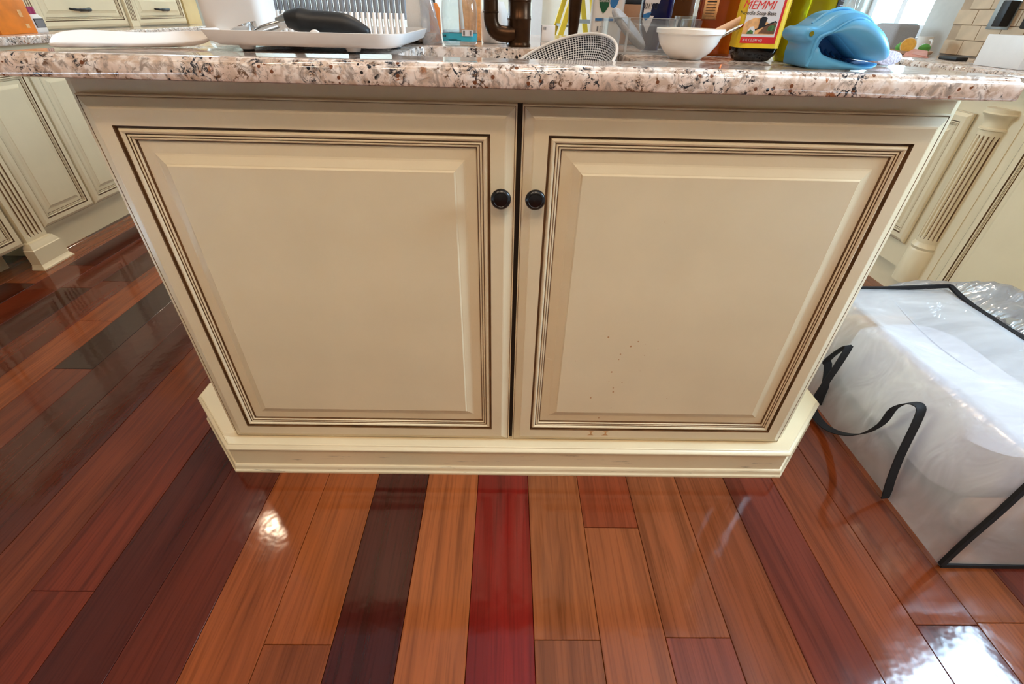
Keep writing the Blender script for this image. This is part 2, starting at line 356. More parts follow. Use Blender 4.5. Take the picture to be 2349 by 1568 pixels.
def tube(name, pts, r, mats, parent=None, n=10, closed=False, flat=None, caps=True):
    """tube along points; r scalar or list; flat=(vector) gives ribbon orientation with r=(half width, half thickness)"""
    P = [Vector(p) for p in pts]; loops = []
    up = Vector(flat) if flat else Vector((0, 0, 1))
    prev = None
    for i, p in enumerate(P):
        a = P[i-1] if (i > 0 or closed) else P[i]; b = P[(i+1) % len(P)] if (i < len(P)-1 or closed) else P[i]
        t = (b-a).normalized()
        if prev is None:
            s = t.cross(up)
            if s.length < 1e-3: s = t.cross(Vector((1, 0, 0)))
            s.normalize()
        else:
            s = (prev - t*prev.dot(t)).normalized()
            if flat:
                s2 = t.cross(up)
                if s2.length > .15: s = s2.normalized() if s2.dot(prev) >= 0 else -s2.normalized()
        prev = s; u = s.cross(t).normalized()
        if flat:
            hw, ht = r
            loops.append([p+s*a_*ht+u*b_*hw for a_, b_ in ((1, 1), (-1, 1), (-1, -1), (1, -1))])
        else:
            rr = r[i] if isinstance(r, (list, tuple)) else r
            loops.append([p+(s*math.cos(2*math.pi*k/n)+u*math.sin(2*math.pi*k/n))*rr for k in range(n)])
    if closed: loops.append(loops[0])
    return loft(name, loops, mats, parent, cap0=caps and not closed, cap1=caps and not closed, angle=50)
def text_mesh(name, s, size, mat, parent, loc, rot=(R(90), 0, 0), shear=0, extrude=.0002, xs=1, align='LEFT'):
    c = bpy.data.curves.new('txt', 'FONT'); c.body = s; c.size = size; c.extrude = extrude; c.shear = shear; c.align_x = align; c.resolution_u = 3
    o = bpy.data.objects.new('txt', c); COL.objects.link(o)
    bpy.context.view_layer.update()
    dg = bpy.context.evaluated_depsgraph_get(); me = bpy.data.meshes.new_from_object(o.evaluated_get(dg))
    bpy.data.objects.remove(o); bpy.data.curves.remove(c)
    me.materials.clear()
    q = link(name, me, mat, parent); q.location = loc; q.rotation_euler = rot; q.scale = (xs, 1, 1)
    return q
def dup(root, loc=None, rz=None, parent=None):
    r = root.copy(); COL.objects.link(r)
    if loc is not None: r.location = loc
    if rz is not None: r.rotation_euler = (0, 0, rz)
    if parent: r.parent = parent
    for c in list(root.children):
        d = dup(c); d.parent = r
    return r
def polyslab(name, poly, z0, z1, mats, parent=None):
    n = len(poly); v = [(*p, z0) for p in poly]+[(*p, z1) for p in poly]
    f = [tuple(reversed(range(n))), tuple(range(n, 2*n))]+[(i, (i+1) % n, n+(i+1) % n, n+i) for i in range(n)]
    return pyd(name, v, f, mats, parent)
def offset_poly(poly, d):
    """inset a CCW polygon by d"""
    n = len(poly); out = []
    for i in range(n):
        p0, p1, p2 = Vector(poly[i-1]), Vector(poly[i]), Vector(poly[(i+1) % n])
        a = (p1-p0).normalized(); b = (p2-p1).normalized()
        na = Vector((-a.y, a.x)); nb = Vector((-b.y, b.x)); k = na+nb
        out.append(tuple(p1+k*(d/(1+na.dot(nb)))))
    return out

# ================================================================== ROOM SHELL
XL_, XR_, YB_, YF_ = -2.70, 2.10, 4.6, -3.5
fl = struct(box('floor', XL_, XR_, YF_, YB_, -.06, -.022, SUBFLOOR))
ceil = struct(box('ceiling', XL_, XR_, YF_, YB_, CEIL, CEIL+.08, CEILM))
for x, y, w in DOWNLIGHTS:
    t = lathe('downlight_trim', [(.062, -.002), (.095, -.008), (.1, -.004), (.1, 0)], TRIMW, ceil, n=24, loc=(x, y, CEIL), cap0=False, cap1=False)
    le = lathe('downlight_lens', [(.0, .0), (.063, .0)], LENS, ceil, n=24, loc=(x, y, CEIL-.0015), cap0=False, cap1=False)
    l = bpy.data.lights.new('downlight', 'AREA'); l.shape = 'DISK'; l.size = .13; l.energy = w; l.color = WARM; l.spread = R(150)
    lo = bpy.data.objects.new('downlight', l); COL.objects.link(lo); lo.location = (x, y, CEIL-.012); lo.parent = ceil
struct(boxes('wall_left', [(XL_-.14, XL_, YF_, W3[0], 0, CEIL), (XL_-.14, XL_, W3[1], YB_, 0, CEIL), (XL_-.14, XL_, W3[0], W3[1], 0, W3[2]), (XL_-.14, XL_, W3[0], W3[1], W3[3], CEIL)], WALL))
wb = struct(box('wall_back', XL_, XR_, YB_, YB_+.1, 0, CEIL, WALL_CREAM))
struct(box('wall_front', XL_, XR_, YF_-.1, YF_, 0, CEIL, WALL))
# right wall with two window openings
T = .14
wr = struct(boxes('wall_right', [(XR_, XR_+T, YF_, W1[0], 0, CEIL), (XR_, XR_+T, W1[0], W1[1], 0, W1[2]), (XR_, XR_+T, W1[0], W1[1], W1[3], CEIL),
    (XR_, XR_+T, W1[1], W2[0], 0, CEIL), (XR_, XR_+T, W2[0], W2[1], 0, W2[2]), (XR_, XR_+T, W2[0], W2[1], W2[3], CEIL), (XR_, XR_+T, W2[1], YB_, 0, CEIL)], WALL_GREY))
for k, (y0, y1, z0, z1) in enumerate((W1, W2, W3), 1):  # the left-wall window is an addition, out of view, for its daylight
    w = struct(empty('window_%d' % k, (XR_+.05 if k < 3 else XL_-.05, (y0+y1)/2, z0), 0 if k < 3 else R(180)))
    cy = (y0+y1)/2; hw = (y1-y0)/2; h = z1-z0
    boxes('window_frame', [(0, .05, -hw, -hw+.05, 0, h), (0, .05, hw-.05, hw, 0, h), (0, .05, -hw, hw, 0, .05), (0, .05, -hw, hw, h-.05, h), (0, .05, -.02, .02, 0, h)], TRIMW, w)
    for s in (-1, 1):
        box('pane', .022, .026, -hw+.05 if s < 0 else .02, -.02 if s < 0 else hw-.05, .05, h-.05, PANE, w)
    box('window_sill', -.07, .05, -hw-.03, hw+.03, -.03, 0, TRIMW, w, .006)
# blue-green box added outside for the teal area low in the far window
hd = box('teal_backdrop', 2.9, 3.6, 1.2, 5.2, -.2, 1.02, BACKDROP); tag(hd, 'pale blue-green block seen low through the far window', 'hedge')
# travertine backsplash tiles on the right wall
TW, TH = .112, .058
tm = None
for r_ in range(8):
    for c_ in range(15):
        y1 = 1.86 - c_*TW - (TW/2 if r_ % 2 else 0); z0 = .846 + r_*TH
        if z0+TH > W1[2]-.035 and y1-TW < W1[1]+.03: continue
        if tm is None:
            t = box('tile', -.008, 0, -TW/2+.0012, TW/2-.0012, -TH/2+.0012, TH/2-.0012, TILE, wr, .0012, 1); tm = t.data
        else:
            t = bpy.data.objects.new('tile', tm); COL.objects.link(t); t.parent = wr
        t.location = (XR_-.0005-random.random()*.001, y1-TW/2, z0+TH/2)
gr = box('grout_bed', XR_-.003, XR_, .19, 1.86, .846, .846+8*TH, GROUT, wr)
# doorway trim on the far wall
tr = struct(boxes('trim_1', [(.19, .29, YB_-.03, YB_, 0, 2.2)], TRIMW))
struct(box('baseboard_back', XL_, XR_, YB_-.018, YB_, 0, .12, TRIMW))

# ---- floor planks
PW = .127; PX0 = -.5886
def srg(c): return (*srgb(*c), 1)
ORB, TAN, MAR, DRED, BRN, RB, LTN, DBR = (168, 92, 44), (172, 104, 58), (84, 28, 20), (112, 26, 18), (122, 58, 30), (134, 58, 32), (184, 116, 66), (92, 40, 24)
COLS = {-9: [RB], -8: [(176, 92, 40)], -7: [(126, 54, 28)], -6: [DBR], -5: [(104, 44, 24)], -4: [(138, 64, 32)], -3: [(130, 52, 28)], -2: [(92, 36, 24)], -1: [(112, 46, 28)], 0: [ORB], 1: [(176, 98, 46)], 2: [MAR], 3: [(182, 108, 58)], 4: [(142, 34, 26)], 5: [TAN], 6: [(180, 106, 60)], 7: [(178, 104, 60)], 8: [(160, 90, 52)], 9: [(132, 60, 42)], 10: [(160, 84, 44)], 11: [(156, 80, 40)], 12: [(164, 92, 44)], 13: [(120, 50, 30)]}
JOINTS = {1: (-.421, 1.1), 6: (-.175, 1.3), 5: (-.411, .9), 7: (-.406, 1.2), 11: (-.381, .8), -3: (-.326, 1.4), -7: (.37, 1.6), -9: (.95,), 12: (.6,)}
ALT = {(1, 0): (150, 82, 42), (5, 0): (164, 98, 52), (7, 0): (158, 80, 52), (6, 1): (152, 72, 40), (-7, 1): (70, 34, 24), (11, 0): (112, 52, 40)}
rnd = random.Random(3)
for c in range(-17, 22):
    x0 = PX0+c*PW; x1 = x0+PW
    if x0 < XL_ or x1 > XR_+.05: continue
    js = list(JOINTS.get(c, ()))
    y = (js[0] if js else rnd.uniform(-.9, -.55))
    lowjs = []; yy = y
    while yy > YF_+.5: yy -= rnd.uniform(.9, 1.6); lowjs.append(max(yy, YF_))
    hi = js if js else [y]
    yy = hi[-1]
    while yy < YB_-.3: yy += rnd.uniform(1.4, 2.2); hi.append(min(yy, YB_))
    ys = sorted(set(lowjs+hi)); ys[0] = YF_; ys[-1] = YB_
    base_i = ys.index(js[0]) if js else ys.index(y)
    for i in range(len(ys)-1):
        a, b = ys[i], ys[i+1]
        if b-a < .02: continue
        g = .0005; ch = .0009; zt = rnd.uniform(-.0004, 0)
        loops = [[(x0+g, a+g, -.02), (x1-g, a+g, -.02), (x1-g, b-g, -.02), (x0+g, b-g, -.02)], [(x0+g, a+g, zt-ch), (x1-g, a+g, zt-ch), (x1-g, b-g, zt-ch), (x0+g, b-g, zt-ch)],
                 [(x0+g+ch, a+g+ch, zt), (x1-g-ch, a+g+ch, zt), (x1-g-ch, b-g-ch, zt), (x0+g+ch, b-g-ch, zt)]]
        p = loft('plank', loops, WOOD, fl, cap0=False, smooth=False)
        pos = i-base_i+(1 if js else 0)   # 0 = just below the listed joint, 1 = just above
        if (c, pos) in ALT: col = ALT[(c, pos)]
        elif c in COLS and (a < .9): col = COLS[c][0]
        else: col = rnd.choice([ORB, TAN, RB, BRN, DBR, MAR, RB, BRN])
        k = rnd.uniform(.94, 1.05)*.765; p.color = srg(tuple(min(255, q*k*e) for q, e in zip(col, (1, .90, .84))))

# ================================================================== CABINETRY
DOOR_PROFILE = [  # inset, depth behind the front plane, material of the ring that ENDS here (0 paint, 1 glaze)
    (0, .020, 0), (0, .0090, 0), (.0010, .0082, 0), (.0022, .0080, 0), (.0030, .0088, 1), (.0040, .0074, 0), (.0150, .0018, 0), (.0172, .0006, 0), (.0195, 0, 0),
    (.0425, 0, 0), (.0430, .0060, 1), (.0468, .0064, 1), (.0474, .0036, 0), (.0488, .0018, 0), (.0510, .0010, 0), (.0532, .0018, 0), (.0548, .0042, 0), (.0554, .0060, 1), (.0562, .0060, 1),
    (.0568, .0044, 0), (.0582, .0038, 0), (.0596, .0044, 0), (.0602, .0060, 1), (.0609, .0060, 1), (.0615, .0050, 0), (.0630, .0052, 0), (.0642, .0070, 0), (.0648, .0100, 1), (.0660, .0104, 1),
    (.0672, .0096, 0), (.0850, .0088, 0), (.0880, .0080, 0), (.0950, .0050, 0), (.1000, .0030, 0), (.1012, .0028, 0), (.1030, .0006, 0), (.1040, 0, 0)]
FRAME_END, MOULD_END = 10, 27
def scaled_profile(k, kd=1.0): return [(d*k, y*kd, m) for d, y, m in DOOR_PROFILE]
def ring_pts(w, h, d, y): return [(d, y, d), (w-d, y, d), (w-d, y, h-d), (d, y, h-d)]
def panel_door(name, parent, x, y, z, w, h, prof=DOOR_PROFILE, detail=True, paint_m=None, panel_m=None):
    """raised-panel door facing local -y; lower left corner at x,y,z. Returns the door (its raised panel) with frame pieces and moulding as children"""
    pm = paint_m or PAINT
    rings = [ring_pts(w, h, d, yy) for d, yy, m in prof]
    def band(nm, a, b, par, sides, cap=False, mat_=None):
        v, f, mi = [], [], []
        for i in range(a, b+1): v += rings[i]
        for i in range(b-a):
            for s in sides:
                k = (s+1) % 4; f.append((i*4+s, i*4+k, (i+1)*4+k, (i+1)*4+s)); mi.append(prof[a+i+1][2])
        if cap: f.append(tuple((b-a)*4+j for j in range(4))); mi.append(0)
        # drop unused vertices
        used = sorted({q for t in f for q in t}); mp = {q: i for i, q in enumerate(used)}
        if len(sides) == 1:
            s_ = sides[0]; cx_, cz_ = w/2, h/2
            for q in used:
                x_, y_, z_ = v[q]; e_ = .00013
                v[q] = (x_-math.copysign(e_, x_-cx_), y_, z_) if s_ in (0, 2) else (x_, y_, z_-math.copysign(e_, z_-cz_))
        o = pyd(nm, [v[q] for q in used], [tuple(mp[q] for q in t) for t in f], [mat_ or pm, GLAZE], par, mi=mi, fix=False)
        return o
    d = band(name, MOULD_END, len(prof)-1, parent, range(4), True, panel_m); d.location = (x, y, z)
    if detail:
        for s, nm in ((0, 'rail'), (2, 'rail'), (1, 'stile'), (3, 'stile')): band(nm, 0, FRAME_END, d, [s])
        band('moulding', FRAME_END, MOULD_END, d, range(4))
    else:
        band('frame', 0, MOULD_END, d, range(4))
    return d
def knob(parent, x, z):
    o = lathe('knob', [(.006, 0), (.0062, .012), (.0075, .015), (.0155, .0165), (.0172, .0195), (.0170, .0225), (.0150, .0250), (.0120, .0262), (.0112, .0255), (.0085, .0262), (.004, .0268), (.0005, .027)], KNOB, parent, n=36, axis='Y', angle=35)
    o.location = (x, 0, z); return o

# ---- island cabinet
isl = tag(empty('island_cabinet', (0, 0, 0)), 'cream glazed two-door island sink cabinet under the granite worktop', 'cabinet')
DW, DZ0, DZ1 = .6795, .0945, .8535
BODY = [(-.690, .0205), (.690, .0205), (.700, .0250), (.612, .34), (.56, .86), (-.56, .86), (-.612, .34), (-.700, .0250)]
v = [(*p, z) for z in (.02, .8798) for p in BODY]+[(*p, z) for z in (.02, .8798) for p in offset_poly(BODY, .018)]
nb_ = len(BODY); f = []
for i in range(nb_):
    k = (i+1) % nb_; f += [(i, k, nb_+k, nb_+i), (2*nb_+k, 2*nb_+i, 3*nb_+i, 3*nb_+k), (nb_+i, nb_+k, 3*nb_+k, 3*nb_+i)]
body = pyd('body', v, f, PAINT, isl, fix=False)
# dark strip painting in the shadow of the gap between the doors
box('centre_gap_shade', -.012, .012, .0185, .0204, DZ0, DZ1, SHADE_DK, isl)
dl = panel_door('door', isl, -.6840, 0, DZ0, DW, DZ1-DZ0)
drr = panel_door('door', isl, .0040, 0, DZ0, DW-.0015, DZ1-DZ0, panel_m=PAINT_STAIN)
for k_, (sx, sw) in enumerate(((.192, .014), (.227, .016))):
    zz0 = .0062; st_ = [(sx, zz0+.0145), (sx+sw, zz0+.0145), (sx+sw*.62, zz0+.012), (sx+sw*.62, zz0+.004), (sx+sw, zz0+.0), (sx-.002, zz0), (sx+sw*.36, zz0+.004), (sx+sw*.36, zz0+.012)]
    pyd('drip_stain', [(x-.004, -.00012, z+.0198) for x, z in st_]+[(x-.004, .0, z+.0198) for x, z in st_], [tuple(range(8))]+[(i, (i+1) % 8, 8+(i+1) % 8, 8+i) for i in range(8)], STAIN, drr)
knob(dl, DW-.0245, .6195); knob(drr, .0250, .6195)
# plinth with stepped mouldings, canted at both front corners
PATH = [(-.66, .40), (-.868, .21), (-.868, .150), (-.700, -.030), (.704, -.030), (.884, .160), (.884, .22), (.66, .40)]
def sweep(name, prof, path, mats, parent, mi=None):
    loops = []
    for i, p in enumerate(path):
        p = Vector(p); d0 = (p-Vector(path[i-1])).normalized() if i else None; d1 = (Vector(path[i+1])-p).normalized() if i < len(path)-1 else None
        n0 = Vector((-d0.y, d0.x)) if d0 else None; n1 = Vector((-d1.y, d1.x)) if d1 else None
        if n0 is None: k = n1
        elif n1 is None: k = n0
        else: k = (n0+n1)/(1+n0.dot(n1))
        loops.append([(p.x+k.x*o, p.y+k.y*o, z) for o, z in prof])
    return loft(name, loops, mats, parent, close=False, cap0=False, cap1=False, angle=28)
sweep('plinth_board', [(.010, .020), (.010, .085)], PATH, PAINT_SCUFF, isl)
sweep('shoe_moulding', [(0, 0), (0, .0055), (.0012, .0075), (.0030, .0090), (.0042, .0120), (.0040, .0160), (.0048, .0200), (.0068, .0225), (.010, .0235)], PATH, PAINT_SCUFF, isl)
sweep('cap_moulding', [(.010, .0775), (.0055, .0790), (.0035, .0815), (.0040, .0845), (.0075, .0885), (.0110, .0905), (.0120, .0930), (.0128, .0935), (.0134, .0928), (.0142, .0936), (.018, .0937)], PATH, PAINT, isl)
polyslab('plinth_top', offset_poly(PATH, .0165), .088, .0937, PAINT, isl)

# ---- granite worktop with sink cut-out
ZT, ZB = .9103, .8801
OUT = [(-.735, -.045), (.718, -.045), (.728, -.020), (.668, .115), (.630, .40), (.585, .95), (-.585, .95), (-.628, .36), (-.735, -.020)]
HOLE = [(p[0], p[1]) for p in rrect(.385, .222, .03, 4, -.005, .170)]
prof = [(.0145, ZT), (.0110, ZT-.0004), (.0085, ZT-.0014), (.0066, ZT-.0030), (.0058, ZT-.0050), (.0030, ZT-.0062), (.0010, ZT-.0085), (0, ZT-.0120), (0, ZB+.004), (.0012, ZB+.0012), (.0040, ZB)]
v, f = [], []
n = len(OUT)
for d, z in prof: v += [(*p, z) for p in offset_poly(OUT, d)]
for i in range(len(prof)-1):
    for j in range(n): k = (j+1) % n; f.append((i*n+j, (i+1)*n+j, (i+1)*n+k, i*n+k))
hb = len(v); hn = len(HOLE)
hp = [(-.003, ZT), (-.0008, ZT-.0008), (0, ZT-.003), (0, ZB)]
for d, z in hp: v += [(*p, z) for p in offset_poly(HOLE, d)]
for i in range(len(hp)-1):
    for j in range(hn): k = (j+1) % hn; f.append((hb+i*hn+j, hb+i*hn+k, hb+(i+1)*hn+k, hb+(i+1)*hn+j))
for ring_o, ring_h, flip in ((0, hb, False), ((len(prof)-1)*n, hb+(len(hp)-1)*hn, True)):
    a = list(range(ring_o, ring_o+n)); b = list(range(ring_h, ring_h+hn)); allv = a+b
    tri = tessellate_polygon([[Vector(v[i]) for i in a], [Vector(v[i]) for i in b]])
    f += [tuple(allv[i] for i in t) for t in tri]
wt = pyd('granite_worktop', v, f, GRANITE, smooth=True, angle=35)
tag(wt, 'speckled cream and black granite island worktop with polished stepped edge', 'worktop')
# undermount sink
sk = [rrect(.375+2*.01, .212+2*.01, .035, 4, -.005, .170, ZB-.0008), rrect(.375, .212, .03, 4, -.005, .170, ZB-.0008), rrect(.36, .197, .03, 4, -.005, .170, ZB-.16), rrect(.30, .15, .03, 4, -.005, .170, ZB-.17)]
sink = loft('undermount_sink', sk, STEEL, cap0=False, cap1=True); tag(sink, 'steel sink basin sunk into the granite worktop behind the doors', 'sink')

# ---- left-hand run of cabinets (faces +x)
LX = -2.07
def run(name, loc, rz, label, cat='cabinet', group=None): return tag(empty(name, loc, rz), label, cat, group)
BGPROF = scaled_profile(.72, .9)
def base_cabinet(name, loc, rz, w, label, doors, zb=.135, zt=.806, toe=.06, paint_m=None):
    t = run(name, loc, rz, label)
    box('carcass', 0, w, .021, .55, zb-.012, zt, PAINT, t)
    box('toe_kick', 0, w, toe, .5, .0, zb-.012, PAINT, t)
    for (x0, x1, z0, z1) in doors: panel_door('door', t, x0, 0, z0, x1-x0, z1-z0, BGPROF)
    return t
RZL = R(90)
base_cabinet('base_cabinet', (LX, .42, 0), RZL, .635, 'cream base cabinet left of the fluted post, cut off by the frame', [(.005, .312, .11, .80), (.318, .630, .11, .80)], zb=.118, toe=.14)
base_cabinet('base_cabinet', (LX, 1.172, 0), RZL, .630, 'cream base cabinet with two doors right of the fluted post', [(.006, .306, .137, .735), (.316, .622, .137, .735)])
base_cabinet('base_cabinet', (LX, 1.802, 0), RZL, 1.45, 'cream base cabinet farthest along the left counter', [(.006, .47, .137, .735), (.48, .94, .137, .735)])
# pilaster with flutes and plinth block
def pilaster(name, loc, rz, w, z0, z1, label, flutes=4, block=True, d=.03, half_round=False, fz=None):
    t = run(name, loc, rz, label, 'pilaster')
    fz = fz or (z0+.02, z1-.06)
    # fluted face: profile across the width
    segs = []; m = w*.13; fw = (w-2*m)/flutes
    xs = [(0, 0, 0)]
    for i in range(flutes):
        a = m+i*fw; xs += [(a+fw*.20, 0, 0), (a+fw*.28, .004, 0), (a+fw*.5, .007, 0), (a+fw*.64, .004, 1), (a+fw*.80, 0, 0)]
    xs += [(w, 0, 0)]
    loops = []
    def row(z, dep): return [(0, d, z)]+[(x, -(.012*math.sin(math.pi*x/w) if half_round else 0)+y*dep, z) for x, y, _ in xs]+[(w, d, z)]
    zs = [(z0, 0), (fz[0], 0), (fz[0]+.012, 1), (fz[1]-.012, 1), (fz[1], 0), (z1, 0)]
    v = []; f = []; mi = []; k = len(xs)+2
    mats_ = [0]+[0]+[q[2] for q in xs[1:]]+[0]
    for z, dep in zs: v += row(z, dep)
    for i in range(len(zs)-1):
        for j in range(k-1): f.append((i*k+j, i*k+j+1, (i+1)*k+j+1, (i+1)*k+j)); mi.append(mats_[j] if (zs[i][1] and zs[i+1][1] or zs[i][1] != zs[i+1][1]) else 0)
    pyd('fluted_shaft', v, f, [PAINT, GLAZE], t, mi=mi)
    if block:
        e = .022
        prof_ = [(e+.010, 0), (e+.010, .006), (e+.006, .010), (e+.002, .018), (e, .022), (e, .085), (e-.004, .088), (e-.006, .096), (e-.012, .104), (e-.014, .112), (0, .114)]
        loops = [[(-o, .018, z), (-o, -o-.004, z), (w+o, -o-.004, z), (w+o, .018, z)] for o, z in prof_]
        loft('plinth_block', loops, PAINT, t, cap0=False, cap1=True, angle=25)
    else:
        pass
    return t
pilaster('fluted_pilaster', (LX, 1.062, 0), RZL, .104, .11, .806, 'cream fluted post on a moulded foot in the left cabinet run')
lc = boxes('granite_counter', [(-2.62, -2.040, .42, 3.27, .807, .838)], GRANITE, bevel=.007, seg=3); tag(lc, 'granite counter along the left cabinets, below the drawers', 'worktop')
# drawer hutch on the left counter
HX = -2.25
h1 = run('drawer_hutch', (HX, 1.74, .8384), RZL, 'cream drawer unit standing on the left granite counter')
box('carcass', 0, 1.53, .02, .33, 0, .62, PAINT, h1)
box('end_panel', 1.37, 1.53, -.004, .022, 0, .62, TANPANEL, h1)
def pull(parent, x, z, w):
    tube('pull', smoothpts([(x-w/2, -.001, z+.004), (x-w/2+.006, -.018, z+.002), (x-w*.2, -.023, z), (x, -.025, z), (x+w*.2, -.023, z), (x+w/2-.006, -.018, z+.002), (x+w/2, -.001, z+.004)], 4), [.005]*4+[.006]*4+[.008]*8+[.009]*4+[.0055]*5, KNOB, parent, n=8)
for (x0, x1) in ((.145, .765), (.845, 1.365)):
    d = panel_door('drawer_front', h1, x0, 0, .004, x1-x0, .195, BGPROF); pull(d, (x1-x0)/2*(.88 if x0 < .5 else 1), .078, .125)
    d2 = panel_door('drawer_front', h1, x0, 0, .204, x1-x0, .195, BGPROF); pull(d2, (x1-x0)/2, .10, .125)
for xp, wp in ((.072, .068), (.772, .068)):
    q = []
    for i in range(4): q.append((xp+.012+i*.0125, xp+.018+i*.0125, -.0085, -.0078, .03, .60))
    sh = box('fluted_stile', xp, xp+wp, -.008, .022, 0, .62, PAINT, h1)
    boxes('flute', q, GLAZE, h1)

# ---- right-hand run (faces -x)
RX = 1.63; RZR = R(-90)
def rloc(y): return (RX, y, 0)
base_cabinet('base_cabinet', rloc(1.60), RZR, .62, 'cream cabinet left of the round fluted half-column', [(.03, .60, .22, .71)], zt=.815)
base_cabinet('base_cabinet', rloc(.82), RZR, .62, 'wide cream cabinet right of the round fluted half-column', [(.045, .60, .12, .69)], zt=.815)
# round fluted column between them
t = run('fluted_column', (RX, .905, 0), RZR, 'turned fluted half-column between the two right cabinets', 'pilaster')
box('back_board', -.075, .085, .018, .05, .0, .815, PAINT, t)
def halfcol(nm, z0, z1, r0, r1, flut, mats_):
    nseg = 45; loops = []; mi = []
    zz = [(z0, 0), (z0+.015, 0), (z0+.03, 1), (z1-.03, 1), (z1-.015, 0), (z1, 0)] if flut else [(z0, 0), (z1, 0)]
    v = []; f = []; mi = []
    for z, dep in zz:
        rr = r0+(r1-r0)*(z-z0)/(z1-z0)
        for i in range(nseg+1):
            a = math.pi*i/nseg; g = (i % 5) in (2, 3) and 2 < i < nseg-2
            q = rr-(.006*dep if g else 0); v.append((-q*math.cos(a), .02-q*math.sin(a), z))
    k = nseg+1
    for i in range(len(zz)-1):
        for j in range(nseg):
            f.append((i*k+j, i*k+j+1, (i+1)*k+j+1, (i+1)*k+j)); mi.append(1 if (j % 5) == 2 and zz[i][1]+zz[i+1][1] > 0 and 2 < j < nseg-2 else 0)
    return pyd(nm, v, f, mats_, t, mi=mi, smooth=False)
halfcol('fluted_shaft', .27, .675, .042, .042, True, [PAINT, GLAZE])
def halflathe(nm, prof):
    loops = [[(-r*math.cos(math.pi*i/20), .02-r*math.sin(math.pi*i/20), z) for i in range(21)] for r, z in prof]
    return loft(nm, loops, PAINT, t, close=False, cap0=False, cap1=True, angle=30)
halflathe('capital', [(.042, .675), (.046, .677), (.046, .682), (.041, .686), (.040, .700), (.047, .716), (.054, .722), (.056, .727), (.052, .731), (.052, .742)])
halflathe('base', [(.050, .10), (.050, .235), (.046, .242), (.049, .252), (.044, .262), (.042, .27)])
rc = boxes('granite_counter', [(1.592, 2.098, .26, 4.2, .816, .845)], GRANITE, bevel=.007, seg=3); tag(rc, 'granite counter along the tiled right wall', 'worktop')

# ================================================================== THINGS ON THE ISLAND
def on(z=0): return ZT+z
# ---- white trough-shaped spoon rest
def spoon_rest():
    cl = [(-.708, .035), (-.690, .040), (-.660, .052), (-.620, .068), (-.580, .086), (-.545, .102), (-.520, .114), (-.508, .120)]
    wid = [.010, .017, .019, .0165, .016, .018, .014, .002]; hgt = [.014, .021, .023, .020, .019, .022, .018, .012]
    loops = []
    for i, (x, y) in enumerate(cl):
        a = Vector(cl[max(i-1, 0)]); b = Vector(cl[min(i+1, len(cl)-1)]); t = (b-a).normalized(); nrm = Vector((-t.y, t.x))
        w, h = wid[i], hgt[i]; th = .0022; L_ = []
        lift = .0 if i < 6 else (.004 if i == 6 else .010)
        arc = [(-1.0, .30), (-.75, .08), (-.35, 0), (.1, .02), (.5, .18), (.85, .55), (1.0, 1.0)]
        for s, q in arc: L_.append((x+nrm.x*w*s, y+nrm.y*w*s, ZT+.0004+lift+h*q))
        for s, q in reversed(arc):
            s2 = s*.86; q2 = q+.14 if q < .9 else q+.0
            L_.append((x+nrm.x*w*s2, y+nrm.y*w*s2, ZT+.0004+lift+h*min(q2, 1.02)))
        loops.append(L_)
    return loft('spoon_rest', loops, WHITE, angle=60)
sr = spoon_rest(); rz_ = sr.modifiers.new('soft', 'SUBSURF'); rz_.levels = 1; rz_.render_levels = 2
tag(sr, 'long white plastic spoon rest at the left end of the worktop', 'spoon rest')

# ---- dish drainer tray on feet
tray = tag(empty('drainer_tray', (-.335, .185, ZT)), 'white dish drainer tray on short feet beside the sink', 'tray')
def rr(w, d, r, z, cx=0, cy=0): return rrect(w, d, r, 6, cx, cy, z)
loft('tray_body', [rr(.272, .270, .03, .0085), rr(.296, .294, .036, .014), rr(.308, .306, .04, .0265), rr(.310, .308, .041, .0280), rr(.306, .304, .039, .0284), rr(.298, .296, .036, .0265), rr(.288, .286, .032, .0145), rr(.268, .266, .028, .0125)], WHITE, tray, angle=50)
for fx, fy in ((-.092, -.118), (.072, -.118), (.112, .01), (-.1, .11), (.1, .12)):
    lathe('foot', [(.0085, 0), (.0085, .003)], BLACK, tray, n=20, loc=(fx, fy, 0))
    lathe('foot_post', [(.010, .003), (.0125, .0092)], WHITE, tray, n=20, loc=(fx, fy, 0))
TF = ZT+.0130
# ---- white utensil cup standing in the tray
cup = loft('utensil_cup', [rr(.086, .062, .012, 0), rr(.094, .070, .014, .004), rr(.100, .076, .016, .085), rr(.106, .080, .017, .150), rr(.100, .074, .015, .150), rr(.090, .066, .012, .008)], WHITE, angle=50)
cup.location = (-.4600, .138, TF); cup.scale = (1.04, .9, 1); tag(cup, 'plain white utensil cup at the left of the drainer tray', 'cup')
